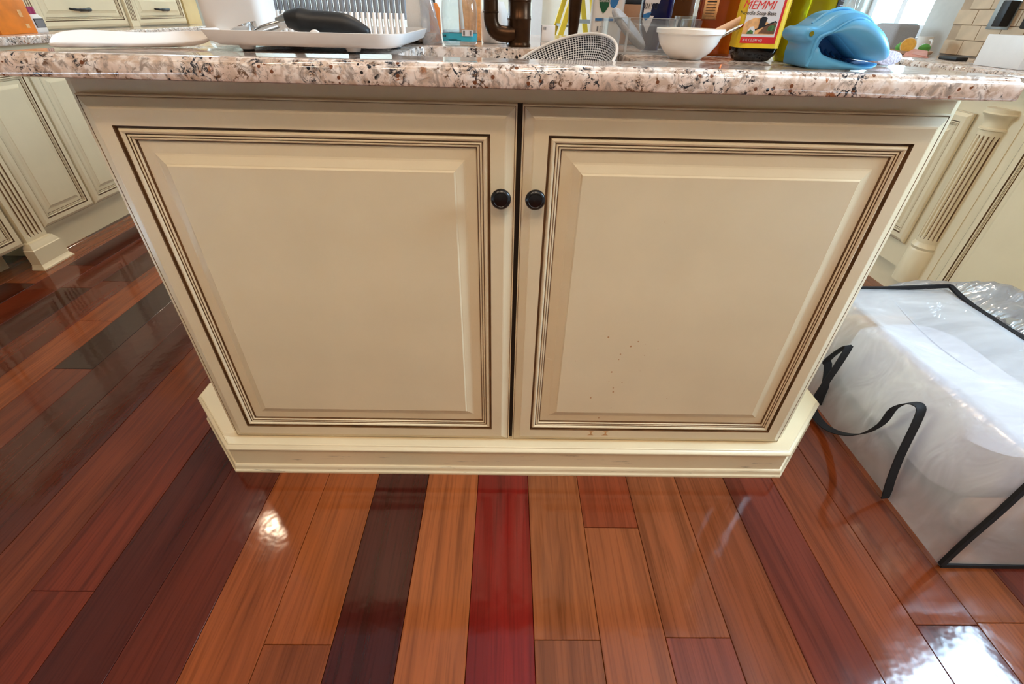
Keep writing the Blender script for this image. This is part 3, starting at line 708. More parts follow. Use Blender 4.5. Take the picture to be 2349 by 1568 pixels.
# ---- row of drainer fins: white below, grey above
rack = tag(empty('plate_rack', (-.325, .215, TF)), 'ribbed plate rack with white fins and grey backs in the tray', 'dish rack')
boxes('rack_base', [(-.122, .122, .012, .022, 0, .006), (-.122, .122, -.010, -.004, 0, .004)], WHITE, rack, .0015)
fin = None; gf = None
for i in range(24):
    x = -.115 + i*.0100
    if fin is None:
        fin = loft('white_fin', [rrect(.0070, .012, .0025, 3, 0, 0, 0), rrect(.0064, .010, .0025, 3, 0, .001, .030), rrect(.0058, .008, .0022, 3, 0, .002, .0385)], WHITE, rack); a = fin
        gf = loft('grey_fin', [rrect(.0086, .006, .0025, 3, 0, 0, .030), rrect(.0092, .006, .0025, 3, 0, .001, .10), rrect(.0060, .005, .0022, 3, 0, .001, .118)], GREY, rack); b = gf
    else:
        a = bpy.data.objects.new('white_fin', fin.data); COL.objects.link(a); a.parent = rack
        b = bpy.data.objects.new('grey_fin', gf.data); COL.objects.link(b); b.parent = rack
    a.location = (x, 0, .0005); b.location = (x, .014, .0005); b.rotation_euler = (R(-7), 0, 0)
# ---- white container right of the fins, standing on a steel dish
wc = box('white_canister', -.2300, -.1885, .362, .43, ZT+.0192, ZT+.15, WHITE_TEX, bevel=.002); tag(wc, 'textured white canister between the ribbed rack and the soap bottle', 'canister')
sd = lathe('steel_dish', [(.030, 0), (.034, .001), (.044, .008), (.0480, .0172), (.0485, .0186), (.046, .0186), (.042, .010), (.032, .003)], STEEL, n=40, loc=(-.2215, .392, ZT+.0003))
tag(sd, 'shallow steel dish under the white canister', 'dish')
# ---- ice-cream scoop lying across the tray front
sc_ = tag(empty('ice_cream_scoop', (0, 0, 0)), 'ice cream scoop with fat black handle lying on the tray', 'scoop')
hp_ = smoothpts([(-.358, .064, .951), (-.350, .065, .952), (-.336, .066, .9515), (-.318, .067, .950), (-.290, .068, .949), (-.268, .069, .947), (-.248, .070, .941), (-.237, .071, .938), (-.2345, .071, .9375)], 5)
rad = [.009, .0125, .0165, .0148, .0150, .0148, .0105, .0065, .002]
rads = []
for i in range(len(rad)-1):
    for k in range(5): rads.append(rad[i]+(rad[i+1]-rad[i])*k/5)
rads.append(rad[-1])
tube('handle', hp_, rads, BLACK, sc_, n=20)
for dy in (-.006, .006):
    tube('steel_arm', smoothpts([(-.355, .065+dy*.3, .950), (-.372, .065+dy, .9475 if dy < 0 else .941), (-.395, .065+dy*1.4, .941 if dy < 0 else .935), (-.412, .065+dy*1.4, .932)], 5), .0032, STEEL, sc_, n=10)
lathe('ferrule', [(.0060, 0), (.0098, .012), (.0105, .016)], STEEL, sc_, n=20, loc=(-.372, .0650, .9490)).rotation_euler = (0, R(82), 0)
bw = loft('bowl', [circ(0, 0, z, r, n=24) for r, z in ((.004, 0), (.014, .003), (.020, .010), (.0225, .019), (.021, .019), (.0185, .011), (.012, .005), (.003, .0025))], STEEL, sc_); bw.location = (-.420, .0640, .9240); bw.rotation_euler = (0, R(-20), 0)
ld = lathe('jar_lid', [(.0086, 0), (.0090, .001), (.0090, .004), (.008, .005)], WHITE, n=28, loc=(-.3105, .046, TF+.0092), axis='Y'); tag(ld, 'small round white lid propped in front of the black scoop handle', 'lid')

# ---- clear soap pump bottle with teal label
sb = tag(empty('soap_bottle', (-.1185, .330, ZT)), 'clear pump soap bottle with a teal band beside the faucet', 'bottle')
loft('bottle_shell', [rr(.060, .046, .014, .0004), rr(.066, .052, .016, .004), rr(.070, .056, .018, .055), rr(.066, .052, .018, .072), rr(.050, .040, .016, .086), rr(.026, .026, .0125, .094), rr(.026, .026, .0125, .108)], CLEARB, sb, angle=60)
loft('soap', [rr(.058, .044, .013, .003), rr(.064, .050, .015, .006), rr(.0655, .0515, .016, .026)], LIQUID, sb)
loft('teal_band', [rr(.0680, .0540, .017, .0085), rr(.0692, .0552, .0175, .0215)], LABEL_TEAL, sb, cap0=False, cap1=False)
bc = box('barcode_label', .006, .028, -.0290, -.0280, .0175, .0275, LABEL_WHITE, sb)
bars = boxes('bars', [(.0085+q*.0013, .0085+q*.0013+w_, -.0293, -.0290, .0185, .0265) for q, w_ in ((0, .0007), (1, .0004), (2, .0009), (10, .0004), (11, .0008), (12, .0004), (13, .0007))], INK, bc)
boxes('small_print', [(-.025, -.004, -.0283, -.0279, .0115, .0121), (-.020, .004, -.0283, -.0279, .0100, .0105), (-.030, -.0285, -.0278, -.0270, .0150, .0190), (-.027, -.0255, -.0280, -.0272, .0150, .0190)], INK, sb)
tube('dip_tube', [(0.002, 0, .108), (0.002, -.001, .07), (.006, -.003, .028)], .0038, WHITE, sb, n=10)
lathe('pump_collar', [(.0145, .108), (.0145, .122), (.006, .124), (.006, .15)], WHITE, sb, n=24)
# ---- bronze faucet
fa = tag(empty('faucet', (.0005, .345, ZT)), 'oil-rubbed bronze faucet with elbow spout behind the sink', 'faucet')
lathe('column', [(.0245, .0002), (.0245, .004), (.0232, .006), (.0226, .009), (.0228, .012), (.0232, .045), (.0240, .046), (.0240, .0478), (.0234, .0490), (.0234, .0515), (.0226, .0525), (.0220, .074), (.0228, .075), (.0228, .078), (.0220, .079), (.0215, .16)], BRONZE, fa, n=40)
el = [(-.010, -.010, .0215), (-.030, -.012, .0215), (-.044, -.013, .0245), (-.053, -.014, .033), (-.0565, -.014, .045), (-.0570, -.014, .056)]
tube('elbow', smoothpts(el, 5), .0143, BRONZE, fa, n=24)
lathe('spout_ring', [(.0148, 0), (.0158, .0008), (.0158, .0026), (.0148, .0034)], BRONZE, fa, n=28, loc=(-.057, -.014, .0555))
lathe('spout', [(.0146, 0), (.0140, .03), (.0120, .10)], BRONZE, fa, n=28, loc=(-.057, -.014, .0585))
sp = lathe('bronze_sprayer', [(.013, .0002), (.013, .004), (.0095, .006), (.0092, .018), (.0118, .05), (.0132, .08), (.0125, .15)], BRONZE, n=28, loc=(.113, .365, ZT)); tag(sp, 'slim bronze side sprayer standing behind the perforated colander', 'sprayer')
# ---- perforated white colander tilted in the sink
def colander():
    t = tag(empty('colander', (.0655, .172, .8885)), 'white colander with rows of black perforations tilted in the sink', 'colander')
    t.rotation_euler = (R(17), R(-22), R(0))
    me = bpy.data.meshes.new('bowl'); nu, nv = 72, 14; Rr = .108
    v = []; f = []; uvs = []
    for j in range(nv+1):
        a = math.pi/2*j/nv*.98; r_ = Rr*math.cos(a)**.8 if j < nv else Rr*.05; z_ = -.055*math.sin(a)
        for i in range(nu): v.append((r_*math.cos(2*math.pi*i/nu), r_*math.sin(2*math.pi*i/nu), z_))
    for j in range(nv):
        for i in range(nu):
            k = (i+1) % nu; f.append((j*nu+i, j*nu+k, (j+1)*nu+k, (j+1)*nu+i)); uvs.append([(i/nu, j/nv), ((i+1)/nu, j/nv), ((i+1)/nu, (j+1)/nv), (i/nu, (j+1)/nv)])
    me.from_pydata(v, [], f); ul = me.uv_layers.new(name='UVMap')
    for p, q in zip(me.polygons, uvs):
        for li, c in zip(p.loop_indices, q): ul.data[li].uv = c
    o = link('bowl', me, DOTS, t, True); so = o.modifiers.new('thick', 'SOLIDIFY'); so.thickness = .0012
    tube('rim', [(Rr*1.01*math.cos(2*math.pi*i/64), Rr*1.01*math.sin(2*math.pi*i/64), .0005) for i in range(64)], .0026, WHITE, t, n=10, closed=True)
colander()
pb = lathe('blue_rimmed_bowl', [(.02, 0), (.03, .004), (.046, .03), (.048, .032), (.046, .032), (.03, .008)], [WHITE, PURPLE], n=40, loc=(-.115, .165, ZT-.058), mi=[0, 0, 1, 1, 1, 0, 0]); tag(pb, 'bowl with a dark blue rim down in the sink left of the colander', 'bowl')
# ---- clear acrylic caddy
ac = tag(empty('acrylic_caddy', (.2655, .245, ZT)), 'clear acrylic sponge caddy behind the white bowl', 'caddy')
def sheet(x0, x1, y0, y1, z0, z1):
    box('panel', x0, x1, y0, y1, z0, z1, ACRYL, ac)
X0, X1, Y0, Y1, HH = -.108, .062, -.03, .045, .0545
sheet(X0, X1, Y0, Y1, .0002, .0028)
sheet(X0, .015, Y0, Y0+.002, .003, HH); sheet(.030, X1, Y0+.012, Y0+.014, .003, HH); sheet(X0, X1, Y1-.002, Y1, .003, HH-.003)
for x in (X0, .015, .028, X1-.002): sheet(x, x+.002, Y0+.003, Y1-.003, .003, HH-.001)
edges = [(X0, .015, Y0-.0004, Y0+.0024, HH, HH+.001), (-.0725, -.0685, Y0-.0006, Y0+.003, .003, HH), (.0145, .0172, Y0-.0006, Y0+.003, .003, HH), (.028, X1, Y0+.0116, Y0+.0144, HH, HH+.001), (.0275, .0302, Y0+.0114, Y0+.0146, .003, HH), (X0, .03, Y0-.0006, Y0+.0006, .0002, .003)]
boxes('panel_edge', edges, ACRYL_EDGE, ac)
# grey oval scrubber leaning in it
def oval(name, c, L_, Wd, Th, rot, mat_):
    loops = []
    for k in range(9):
        a = math.pi*k/8; s = math.sin(a)**.6 if 0 < k < 8 else .05; y = -Th/2*math.cos(a)
        loops.append([(L_/2*(1 if s > .9 else .90+.10*s)*math.cos(2*math.pi*i/36)*(.86+.14*s), y, Wd/2*(.86+.14*s)*math.sin(2*math.pi*i/36)) for i in range(36)])
    o = loft(name, loops, mat_); o.location = c; o.rotation_euler = rot; return o
br = oval('oval_scrubber', (.2015, .237, ZT+.0375), .092, .046, .012, (R(-62), R(39), R(10)), GREYL); tag(br, 'grey oval scrubber leaning inside the acrylic caddy', 'scrubber')
# ---- white bowl with pastry brush, straw and tiny glass
bo = tag(empty('mixing_bowl', (.283, .137, ZT)), 'small white ceramic bowl at the front of the worktop', 'bowl')
lathe('bowl_wall', [(.020, .0004), (.026, .0006), (.028, .003), (.038, .010), (.047, .022), (.0515, .034), (.0525, .036), (.0550, .0368), (.0555, .0425), (.0545, .0435), (.0515, .0425), (.0485, .033), (.040, .016), (.024, .006), (.001, .005)], CERAMIC, bo, n=56)
pbz = tag(empty('pastry_brush', (0, 0, 0)), 'wooden-handled pastry brush resting in the white bowl', 'brush')
A, B = Vector((.296, .137, .9335)), Vector((.3935, .137, .9835)); d_ = (B-A).normalized()
tube('wood_handle', [A, A+d_*.04, B-d_*.014], [.0045, .0058, .0048], BRUSHWOOD, pbz, n=14)
tube('metal_cap', [B-d_*.0142, B-d_*.010, B-d_*.006, B], [.0051, .0054, .0049, .0030], STEEL, pbz, n=14)
stw = tube('metal_straw', [(.300, .122, .929), (.345, .122, .952), (.4145, .122, .985)], .0030, STEEL, n=12); tag(stw, 'thin steel straw leaning in the white bowl beside the brush', 'straw')
sg = tag(lathe('shot_glass', [(.016, .0003), (.017, .001), (.019, .0565), (.0175, .0565), (.0155, .006), (.001, .005)], CLEARB, n=32, loc=(.2985, .228, ZT+.0032)), 'small clear glass seen over the white bowl, standing in the caddy', 'glass')
# ---- amber bottle
am = tag(empty('amber_bottle', (.3775, .2600, ZT)), 'large amber bottle of brown liquid behind the white bowl', 'bottle')
lathe('bottle_body', [(.042, .0004), (.046, .004), (.046, .17), (.03, .2), (.015, .22), (.015, .25)], AMBER, am, n=48)
def curved_label(nm, parent, r, a0, a1, z0, z1, mat_, k=14):
    v = [(r*math.cos(R(a0+(a1-a0)*i/k)), r*math.sin(R(a0+(a1-a0)*i/k)), z) for z in (z0, z1) for i in range(k+1)]
    f = [(i, i+1, k+1+i+1, k+1+i) for i in range(k)]
    o = pyd(nm, v, f, mat_, parent, True); so = o.modifiers.new('t', 'SOLIDIFY'); so.thickness = .0004; so.offset = 1; return o
cl1 = curved_label('label', am, .0463, 200, 236, .056, .085, FOOD_TAN); curved_label('white_strip', cl1, .0463, 200, 236, .085, .15, LABEL_WHITE)
for i in range(6): curved_label('print_line', cl1, .0469, 208, 231, .060+i*.0042, .0612+i*.0042, FOOD_BROWN if i < 5 else INK)
for i in range(6): curved_label('print_line', cl1, .0469, 208, 231, .089+i*.0035, .0897+i*.0035, INK_GREY)
bb = tag(loft('brown_bottle', [rr(.062, .05, .012, .0004), rr(.066, .054, .014, .005), rr(.066, .054, .014, .17), rr(.03, .03, .012, .21), rr(.03, .03, .012, .24)], BROWNB), 'dark brown square bottle behind the acrylic caddy', 'bottle'); bb.location = (.338, .425, ZT)
# ---- soup-base bottle with yellow label
me_ = tag(empty('soup_base_bottle', (.3955, .138, ZT)), 'dark sauce bottle with a yellow and red printed label', 'bottle'); me_.rotation_euler = (0, 0, R(-3))
loft('glass', [rr(.050, .032, .010, .0006), rr(.056, .038, .012, .002), rr(.067, .049, .014, .010), rr(.070, .052, .014, .016), rr(.070, .052, .014, .150), rr(.03, .03, .012, .19), rr(.03, .03, .012, .22)], SOY, me_, angle=60)
lb = loft('label', [rr(.0712, .0532, .0146, .0195), rr(.0712, .0532, .0146, .145)], LABEL_YEL, me_, cap0=False, cap1=False)
yF = -.0268
def flat(nm, x0, x1, z0, z1, m_, parent=lb, lift=0, poly=None):
    pts = poly or [(x0, z0), (x1, z0), (x1, z1), (x0, z1)]
    n_ = len(pts); v = [(x, yF-lift, z) for x, z in pts]+[(x, yF-lift-.00012, z) for x, z in pts]
    f = [tuple(range(n_)), tuple(reversed(range(n_, 2*n_)))]+[(i, (i+1) % n_, n_+(i+1) % n_, n_+i) for i in range(n_)]
    return pyd(nm, v, f, m_, parent)
flat('red_panel', -.0345, .0225, .0262, .140, LABEL_RED)
flat('white_panel', -.0345, .0185, .0350, .140, LABEL_WHITE, lift=.00014)
flat('picture_tan', -.0345, .0165, .0385, .0590, FOOD_TAN, lift=.00028, poly=[(-.0345, .0385), (.0165, .0385), (.0165, .0545), (.005, .053), (-.010, .0600), (-.020, .0605), (-.030, .056), (-.0345, .052)])
flat('picture_tray', 0, 0, 0, 0, FOOD_BROWN, lift=.00040, poly=[(-.010, .0395), (.0165, .0395), (.0165, .0535), (.010, .0545), (-.002, .0485)])
flat('picture_tray_edge', 0, 0, 0, 0, INK, lift=.00052, poly=[(-.016, .0450), (.0135, .0570), (.0165, .0550), (.0165, .0535), (.0130, .0550), (-.015, .0433)])
flat('picture_cup', 0, 0, 0, 0, INK, lift=.00052, poly=[(-.011, .0470), (-.002, .0500), (.000, .0600), (-.003, .0618), (-.009, .0618), (-.0115, .0590)])
flat('picture_bowl', 0, 0, 0, 0, LABEL_WHITE, lift=.00052, poly=[(-.027, .0388), (-.0150, .0388), (-.0152, .0440), (-.0185, .0490), (-.0235, .0482), (-.0265, .0440)])
flat('picture_herbs', 0, 0, 0, 0, FOOD_GREEN, lift=.00064, poly=[(-.028, .0388), (-.017, .0388), (-.0175, .0425), (-.0225, .0445), (-.027, .0415)])
flat('picture_beef', 0, 0, 0, 0, INK, lift=.00052, poly=[(.004, .0440), (.014, .0430), (.0160, .0500), (.010, .0515), (.005, .0490)]).data.materials[0] = FOOD_GREEN
text_mesh('lettering', 'MEMMI', .0160, INK_RED, lb, (-.0440, yF-.0004, .0715), shear=.25, xs=1.02)
text_mesh('lettering', 'Noodle Soup Base', .0072, INK, lb, (-.0450, yF-.0004, .0640), xs=1.05)
text_mesh('lettering', 'KIKKOMAN', .0078, INK, lb, (-.0260, yF-.0004, .0855), xs=.95)
text_mesh('lettering', '20 FL OZ (591 mL)', .0052, LABEL_WHITE, lb, (-.0315, yF-.0004, .0288), xs=.78)
# ---- olive oil bottle
ol = tag(empty('olive_oil_bottle', (.4800, .142, ZT)), 'tall yellow-green bottle of olive oil beside the blue mitt', 'bottle')
lathe('bottle_body', [(.037, .0004), (.0395, .003), (.0400, .010), (.0375, .10), (.036, .16), (.014, .22), (.014, .26)], OLIVE, ol, n=48)
cl2 = curved_label('label', ol, .0386, 292, 352, .055, .14, INK)
for i in range(5): curved_label('print_line', cl2, .0394, 300, 340, .060+i*.006, .0612+i*.006, INK_GREY)
# ---- glass jar
jr = tag(lathe('glass_jar', [(.028, .0004), (.032, .003), (.034, .02), (.034, .062), (.030, .068), (.031, .072), (.034, .076), (.034, .13), (.032, .13), (.032, .078), (.028, .07), (.031, .06), (.031, .02), (.001, .006)], CLEARB, n=40, loc=(.5790, .235, ZT)), 'clear glass jar standing behind the blue mitt', 'jar')
# ---- blue silicone mitt
def mitt():
    t = tag(empty('oven_mitt', (0, 0, 0)), 'light blue silicone pinch mitt gaping open on the worktop', 'oven mitt')
    C_ = (.478, .945)
    outer = [(.4215, .9150), (.4190, .9300), (.4195, .9420), (.4120, .9450), (.4065, .9510), (.4075, .9580), (.4140, .9620), (.4220, .9625), (.4320, .9690), (.4430, .9770), (.4560, .9815), (.4720, .9820), (.4880, .9780), (.5000, .9715), (.5110, .9610), (.5200, .9500), (.5275, .9400), (.5325, .9310), (.5340, .9260), (.5310, .9235), (.5200, .9225), (.5080, .9228), (.4960, .9245), (.4830, .9330), (.4680, .9430), (.4560, .9510), (.4480, .9530), (.4400, .9510), (.4340, .9450), (.4335, .9385), (.4370, .9335), (.4450, .9290), (.4600, .9245), (.4800, .9205), (.5000, .9180), (.5180, .9185), (.5290, .9200), (.5260, .9165), (.5180, .9125), (.5050, .9108), (.4800, .9106), (.4500, .9108), (.4320, .9112), (.4240, .9125)]
    pts = smoothpts([(x, 0, z) for x, z in outer]+[(outer[0][0], 0, outer[0][1])], 3)[:-1]
    poly = [(p.x, p.z) for p in pts]
    # front skin bulges towards the viewer, rolled rim at the edge
    Y_F = .006; D_ = .070
    def ins(d): return offset_poly(poly[::-1], d)[::-1]
    area = sum(poly[i-1][0]*poly[i][1]-poly[i][0]*poly[i-1][1] for i in range(len(poly)))
    sgn = 1 if area > 0 else -1
    def ins(d): return offset_poly(poly, d*sgn)
    rings = [(.0018, Y_F+D_), (0, Y_F+D_-.002), (0, Y_F+.006), (.0008, Y_F+.0025), (.0022, Y_F+.0004), (.0030, Y_F)]
    n_ = len(poly); v = []; f = []
    for d, y in rings:
        for x, z in ins(d): v.append((x, y+.05*max(0, x-.50)+.0, max(z, ZT+.0006)))
    for i in range(len(rings)-1):
        for j in range(n_): k = (j+1) % n_; f.append((i*n_+j, i*n_+k, (i+1)*n_+k, (i+1)*n_+j))
    for base in (0, (len(rings)-1)*n_):
        idx = list(range(base, base+n_)); tri = tessellate_polygon([[Vector((v[i][0], v[i][2], 0)) for i in idx]])
        f += [tuple(idx[i] for i in q) for q in tri]
    pyd('shell', v, f, BLUE, t, True, 50)
    # inner pocket, deep blue and ribbed
    pk = [(.434, .944), (.440, .952), (.449, .9545), (.462, .9485), (.485, .9335), (.507, .9225), (.520, .9205), (.500, .9165), (.470, .9205), (.446, .9265), (.436, .9345)]
    v2 = [(x, Y_F+.036, z) for x, z in pk]; n2 = len(pk)
    pyd('pocket', v2+[(x, Y_F+.060, z) for x, z in pk], [tuple(range(n2)), tuple(range(2*n2-1, n2-1, -1))]+[(i, (i+1) % n2, n2+(i+1) % n2, n2+i) for i in range(n2)], BLUE_DK, t)
    for i in range(7):
        x = .440+i*.0095; zc = .9300-i*.0013
        tube('grip_rib', smoothpts([(x-.003, Y_F+.040, zc+.016-i*.0018), (x-.004, Y_F+.034, zc+.008-i*.001), (x, Y_F+.028, zc)], 3), .0016, BLUE_DK, t, n=8)
        tube('grip_rib', [(x, Y_F+.010, zc-.0045), (x+.001, Y_F+.050, zc-.0035)], .0018, BLUE_DK, t, n=8)
    # raised seam lines and hanging loop hole
    seam = smoothpts([(.4230, Y_F-.0008, .9140), (.4255, Y_F-.0010, .9270), (.4245, Y_F-.001, .9400), (.4265, Y_F-.0012, .9490), (.4350, Y_F-.0014, .9540), (.4450, Y_F-.0016, .9580), (.4550, Y_F-.0016, .9655), (.4680, Y_F-.0014, .9720), (.4820, Y_F-.0012, .9720), (.4960, Y_F-.0008, .9665)], 4)
    tube('rolled_edge', seam, .0022, BLUE, t, n=10)
    seam2 = smoothpts([(.4280, Y_F+.03, .9650), (.4420, Y_F+.03, .9770), (.4580, Y_F+.03, .9835), (.4740, Y_F+.03, .9835), (.4900, Y_F+.03, .9775)], 4)
    tube('rolled_edge', seam2, .0026, BLUE, t, n=10)
    hl = lathe('loop_hole', [(.0030, -.0006), (.0030, .0012)], BLACK, t, n=20, loc=(.4150, Y_F-.0002, .9540), axis='Y'); hl.data.materials[0] = OLIVE
    # bulging upper and lower jaws: slices across x, each a half-ellipse towards the viewer
    def jaw(nm, rows):
        rs = smoothpts([(x, b, 0) for x, zl, zh, b in rows], 4); lo_ = smoothpts([(x, 0, zl) for x, zl, zh, b in rows], 4); hi_ = smoothpts([(x, 0, zh) for x, zl, zh, b in rows], 4)
        loops = []
        for q, l_, h_ in zip(rs, lo_, hi_):
            L_ = []
            for k in range(17):
                a = math.pi*k/16; L_.append((q.x, Y_F+.004-q.y*math.sin(a)**.75, max((l_.z+h_.z)/2-(h_.z-l_.z)/2*math.cos(a), ZT+.0006)))
            loops.append(L_)
        loft(nm, loops, BLUE, t, close=False, cap0=False, cap1=False, angle=80)
    jaw('upper_jaw', [(.4262, .9460, .9480, .002), (.4360, .9500, .9535, .005), (.4460, .9545, .9585, .008), (.4560, .9520, .9655, .013), (.4680, .9440, .9718, .019), (.4830, .9340, .9722, .026), (.4960, .9258, .9680, .031), (.5090, .9236, .9600, .032), (.5200, .9230, .9490, .028), (.5290, .9236, .9380, .019), (.5340, .9250, .9300, .006)])
    jaw('lower_jaw', [(.4235, .9140, .9160, .002), (.4260, .9115, .9350, .006), (.4320, .9108, .9385, .009), (.4380, .9107, .9320, .010), (.4460, .9107, .9278, .011), (.4600, .9107, .9234, .012), (.4800, .9107, .9196, .013), (.5000, .9108, .9172, .013), (.5160, .9120, .9178, .011), (.5250, .9155, .9186, .007), (.5290, .9185, .9195, .002)])
mitt()
# ---- rolled towel
tw = oval('rolled_cloth', (.606, .108, ZT+.0112), .062, .0215, .0215, (0, 0, R(20)), CLOTH); tag(tw, 'small rolled whitish cloth poking out right of the blue mitt', 'cloth')
# ---- things at the back of the island
bx = box('small_white_box', .060, .092, .56, .575, ZT+.0003, ZT+.0335, WHITE, bevel=.0006); tag(bx, 'tiny white box with a grey edge in front of the yellow ladder', 'box')
b2 = box('grey_edge', .0585, .0600, .56, .575, ZT+.0003, ZT+.0335, INK_GREY, bx); b3 = boxes('print_mark', [(.064, .0655, .5593, .56, ZT+.024, ZT+.030), (.0665, .068, .5593, .56, ZT+.024, ZT+.030), (.0685, .070, .5593, .56, ZT+.024, ZT+.030)], INK_GREY, bx)
sg_ = tag(empty('dish_soap_bottle', (.176, .345, ZT)), 'white dish soap bottle with a green leaf emblem', 'bottle')
loft('bottle_body', [rr(.052, .036, .012, .0004), rr(.060, .044, .014, .004), rr(.064, .046, .015, .10), rr(.060, .042, .015, .15), rr(.02, .02, .009, .19)], WHITE, sg_)
def face(nm, pts, m_, parent, y, th=.0003):
    n_ = len(pts); v = [(x, y, z) for x, z in pts]+[(x, y-th, z) for x, z in pts]
    return pyd(nm, v, [tuple(range(n_)), tuple(reversed(range(n_, 2*n_)))]+[(i, (i+1) % n_, n_+(i+1) % n_, n_+i) for i in range(n_)], m_, parent)
lf = face('leaf_emblem', [(-.0215, .098), (-.0215, .080), (-.0195, .071), (-.0155, .0640), (-.0115, .0600), (-.007, .0640), (-.002, .0720), (-.001, .082), (-.001, .098)], LABEL_GREEN, sg_, -.0233)
face('blue_swirl', [(.000, .100), (.000, .076), (.003, .0705), (.009, .0685), (.014, .0735), (.0165, .082), (.0165, .100)], LABEL_BLUE, sg_, -.0232)
text_mesh('lettering', 'Seventh', .0088, LABEL_WHITE, lf, (-.0205, -.0238, .0845), xs=.62); text_mesh('lettering', 'GENERATION', .0062, LABEL_WHITE, lf, (-.0205, -.0238, .0780), xs=.52)
face('blue_band', [(-.026, .0480), (.010, .0480), (.010, .0520), (-.026, .0520)], ALU, sg_, -.0232).data.materials[0] = LABEL_BLUE
boxes('small_print', [(.012, .015, -.0238, -.0233, .046, .062), (-.021, -.018, -.0238, -.0233, .031, .039), (-.015, -.0145, -.0238, -.0233, .031, .039), (-.015, -.004, -.0238, -.0233, .0385, .039), (-.015, -.004, -.0238, -.0233, .031, .0315), (-.0045, -.004, -.0238, -.0233, .031, .039)], INK_GREY, sg_)
dw = tag(empty('navy_soap_bottle', (.2745, .345, ZT)), 'navy dish soap bottle standing upside down with inverted lettering', 'bottle')
loft('bottle_body', [rr(.030, .024, .010, .0004), rr(.034, .03, .012, .012), rr(.056, .036, .014, .035), rr(.062, .042, .016, .06), rr(.060, .040, .016, .15), rr(.050, .034, .012, .17)], NAVY, dw)
wl = face('white_label', [(-.030, .048), (-.018, .030), (-.003, .075), (.006, .110), (-.030, .110)], LABEL_WHITE, dw, -.0205)
text_mesh('lettering', 'DAWN', .0150, INK, wl, (-.0045, -.0212, .0790), rot=(R(90), R(180), 0), xs=.62)
face('blue_drop', [(-.030, .0560), (-.024, .0500), (-.017, .0560), (-.015, .0640), (-.022, .0630), (-.030, .0600)], LABEL_BLUE, wl, -.0210)
cbx = tag(box('cardboard_box', .245, .345, .52, .60, ZT+.0003, ZT+.078, CARD, bevel=.001), 'plain brown cardboard box at the back of the worktop', 'box')
ybx = tag(empty('tool_case', (.275, .565, ZT+.0784)), 'yellow and black case on top of the brown cardboard box', 'case')
box('black_tray', -.028, .05, -.04, .03, 0, .010, BLACK, ybx, .001); box('yellow_lid', -.030, .052, -.042, .03, .0102, .035, YELLOW, ybx, .002)
# clutter left of the faucet
ob = tag(empty('orange_bottle', (-.195, .43, ZT)), 'orange bottle with a black cap behind the clear plastic bag', 'bottle')
lathe('bottle_body', [(.024, .0004), (.026, .004), (.026, .060), (.020, .070)], ORANGE, ob, n=28); lathe('cap', [(.017, .0702), (.017, .092), (.015, .094)], BLACK, ob, n=24)
pbg = pyd('plastic_bag', [(-0.1945, .322, ZT+.115), (-0.1785, .322, ZT+.085), (-0.1785, .332, ZT+.112), (-0.1865, .312, ZT+.050), (-0.1585, .315, ZT+.020), (-0.1565, .318, ZT+.010), (-0.1885, .310, ZT+.0005), (-0.1560, .345, ZT+.0005), (-0.1985, .350, ZT+.0005), (-0.1935, .345, ZT+.12)], [(0, 1, 3), (0, 2, 1), (1, 4, 3), (3, 4, 5), (3, 5, 6), (5, 7, 6), (6, 7, 8), (8, 9, 0), (8, 0, 3), (8, 3, 6), (9, 2, 0), (2, 4, 1), (2, 7, 5), (2, 5, 4), (2, 9, 8), (2, 8, 7)], FILM, smooth=True)
tag(pbg, 'crumpled clear plastic bag right of the white canister', 'plastic bag')
tb = tag(empty('teal_bottle', (-.010, .47, ZT)), 'dark teal spray bottle behind the bronze faucet', 'bottle')
lathe('bottle_body', [(.020, .0004), (.022, .003), (.022, .010), (.0125, .014), (.012, .11)], TEAL, tb, n=28); lathe('neck', [(.008, .1102), (.008, .13)], TEAL, tb, n=20)
wbn = tag(lathe('white_tub', [(.026, .0004), (.028, .003), (.030, .055), (.022, .068), (.02, .075)], WHITE, n=32, loc=(-.052, .455, ZT)), 'rounded white tub between the soap bottle and the faucet', 'tub')
cb_ = tag(box('pinkish_carton', -.135, -.085, .50, .54, ZT+.0003, ZT+.080, FOOD_TAN, bevel=.001), 'tan carton seen through the clear soap bottle', 'carton')

# ================================================================== THINGS ON THE SIDE COUNTERS
LZ = .8384
oc = tag(box('orange_carton', -2.235, -2.13, 1.52, 1.70, LZ, LZ+.145, ORANGE, bevel=.002), 'orange carton on the left counter at the frame edge', 'carton')
boxes('print_patch', [(-2.1297, -2.1290, 1.645, 1.662, LZ+.06, LZ+.085), (-2.1297, -2.1290, 1.655, 1.672, LZ+.02, LZ+.035)], FOOD_TAN, oc)
wbt = tag(empty('white_bottle', (-2.185, 1.765, LZ)), 'white bottle with magenta cap next to the orange carton', 'bottle')
loft('bottle_body', [rr(.058, .066, .014, .0002), rr(.062, .070, .016, .004), rr(.060, .068, .016, .055), rr(.046, .050, .016, .068)], WHITE, wbt)
lathe('cap', [(.0245, .0682), (.0245, .094), (.022, .0955)], MAGENTA, wbt, n=30)
lbl = box('label', .0298, .0312, -.028, .024, .018, .052, INK, wbt); boxes('label_face', [(.0312, .0318, -.0255, .0215, .0205, .0495)], INK_GREY, lbl)
RZ_ = .8454
pl = tag(empty('fruit_plate', (1.835, 1.715, RZ_)), 'wooden plate of cut fruit on the right counter', 'plate')
lathe('plate_body', [(.075, .0003), (.085, .004), (.090, .016), (.086, .016), (.078, .006), (.001, .005)], WOODLT, pl, n=36)
og = tag(empty('orange_half', (1.800, 1.690, RZ_+.036)), 'cut orange half facing out on the fruit plate', 'orange'); og.rotation_euler = (0, 0, R(-38))
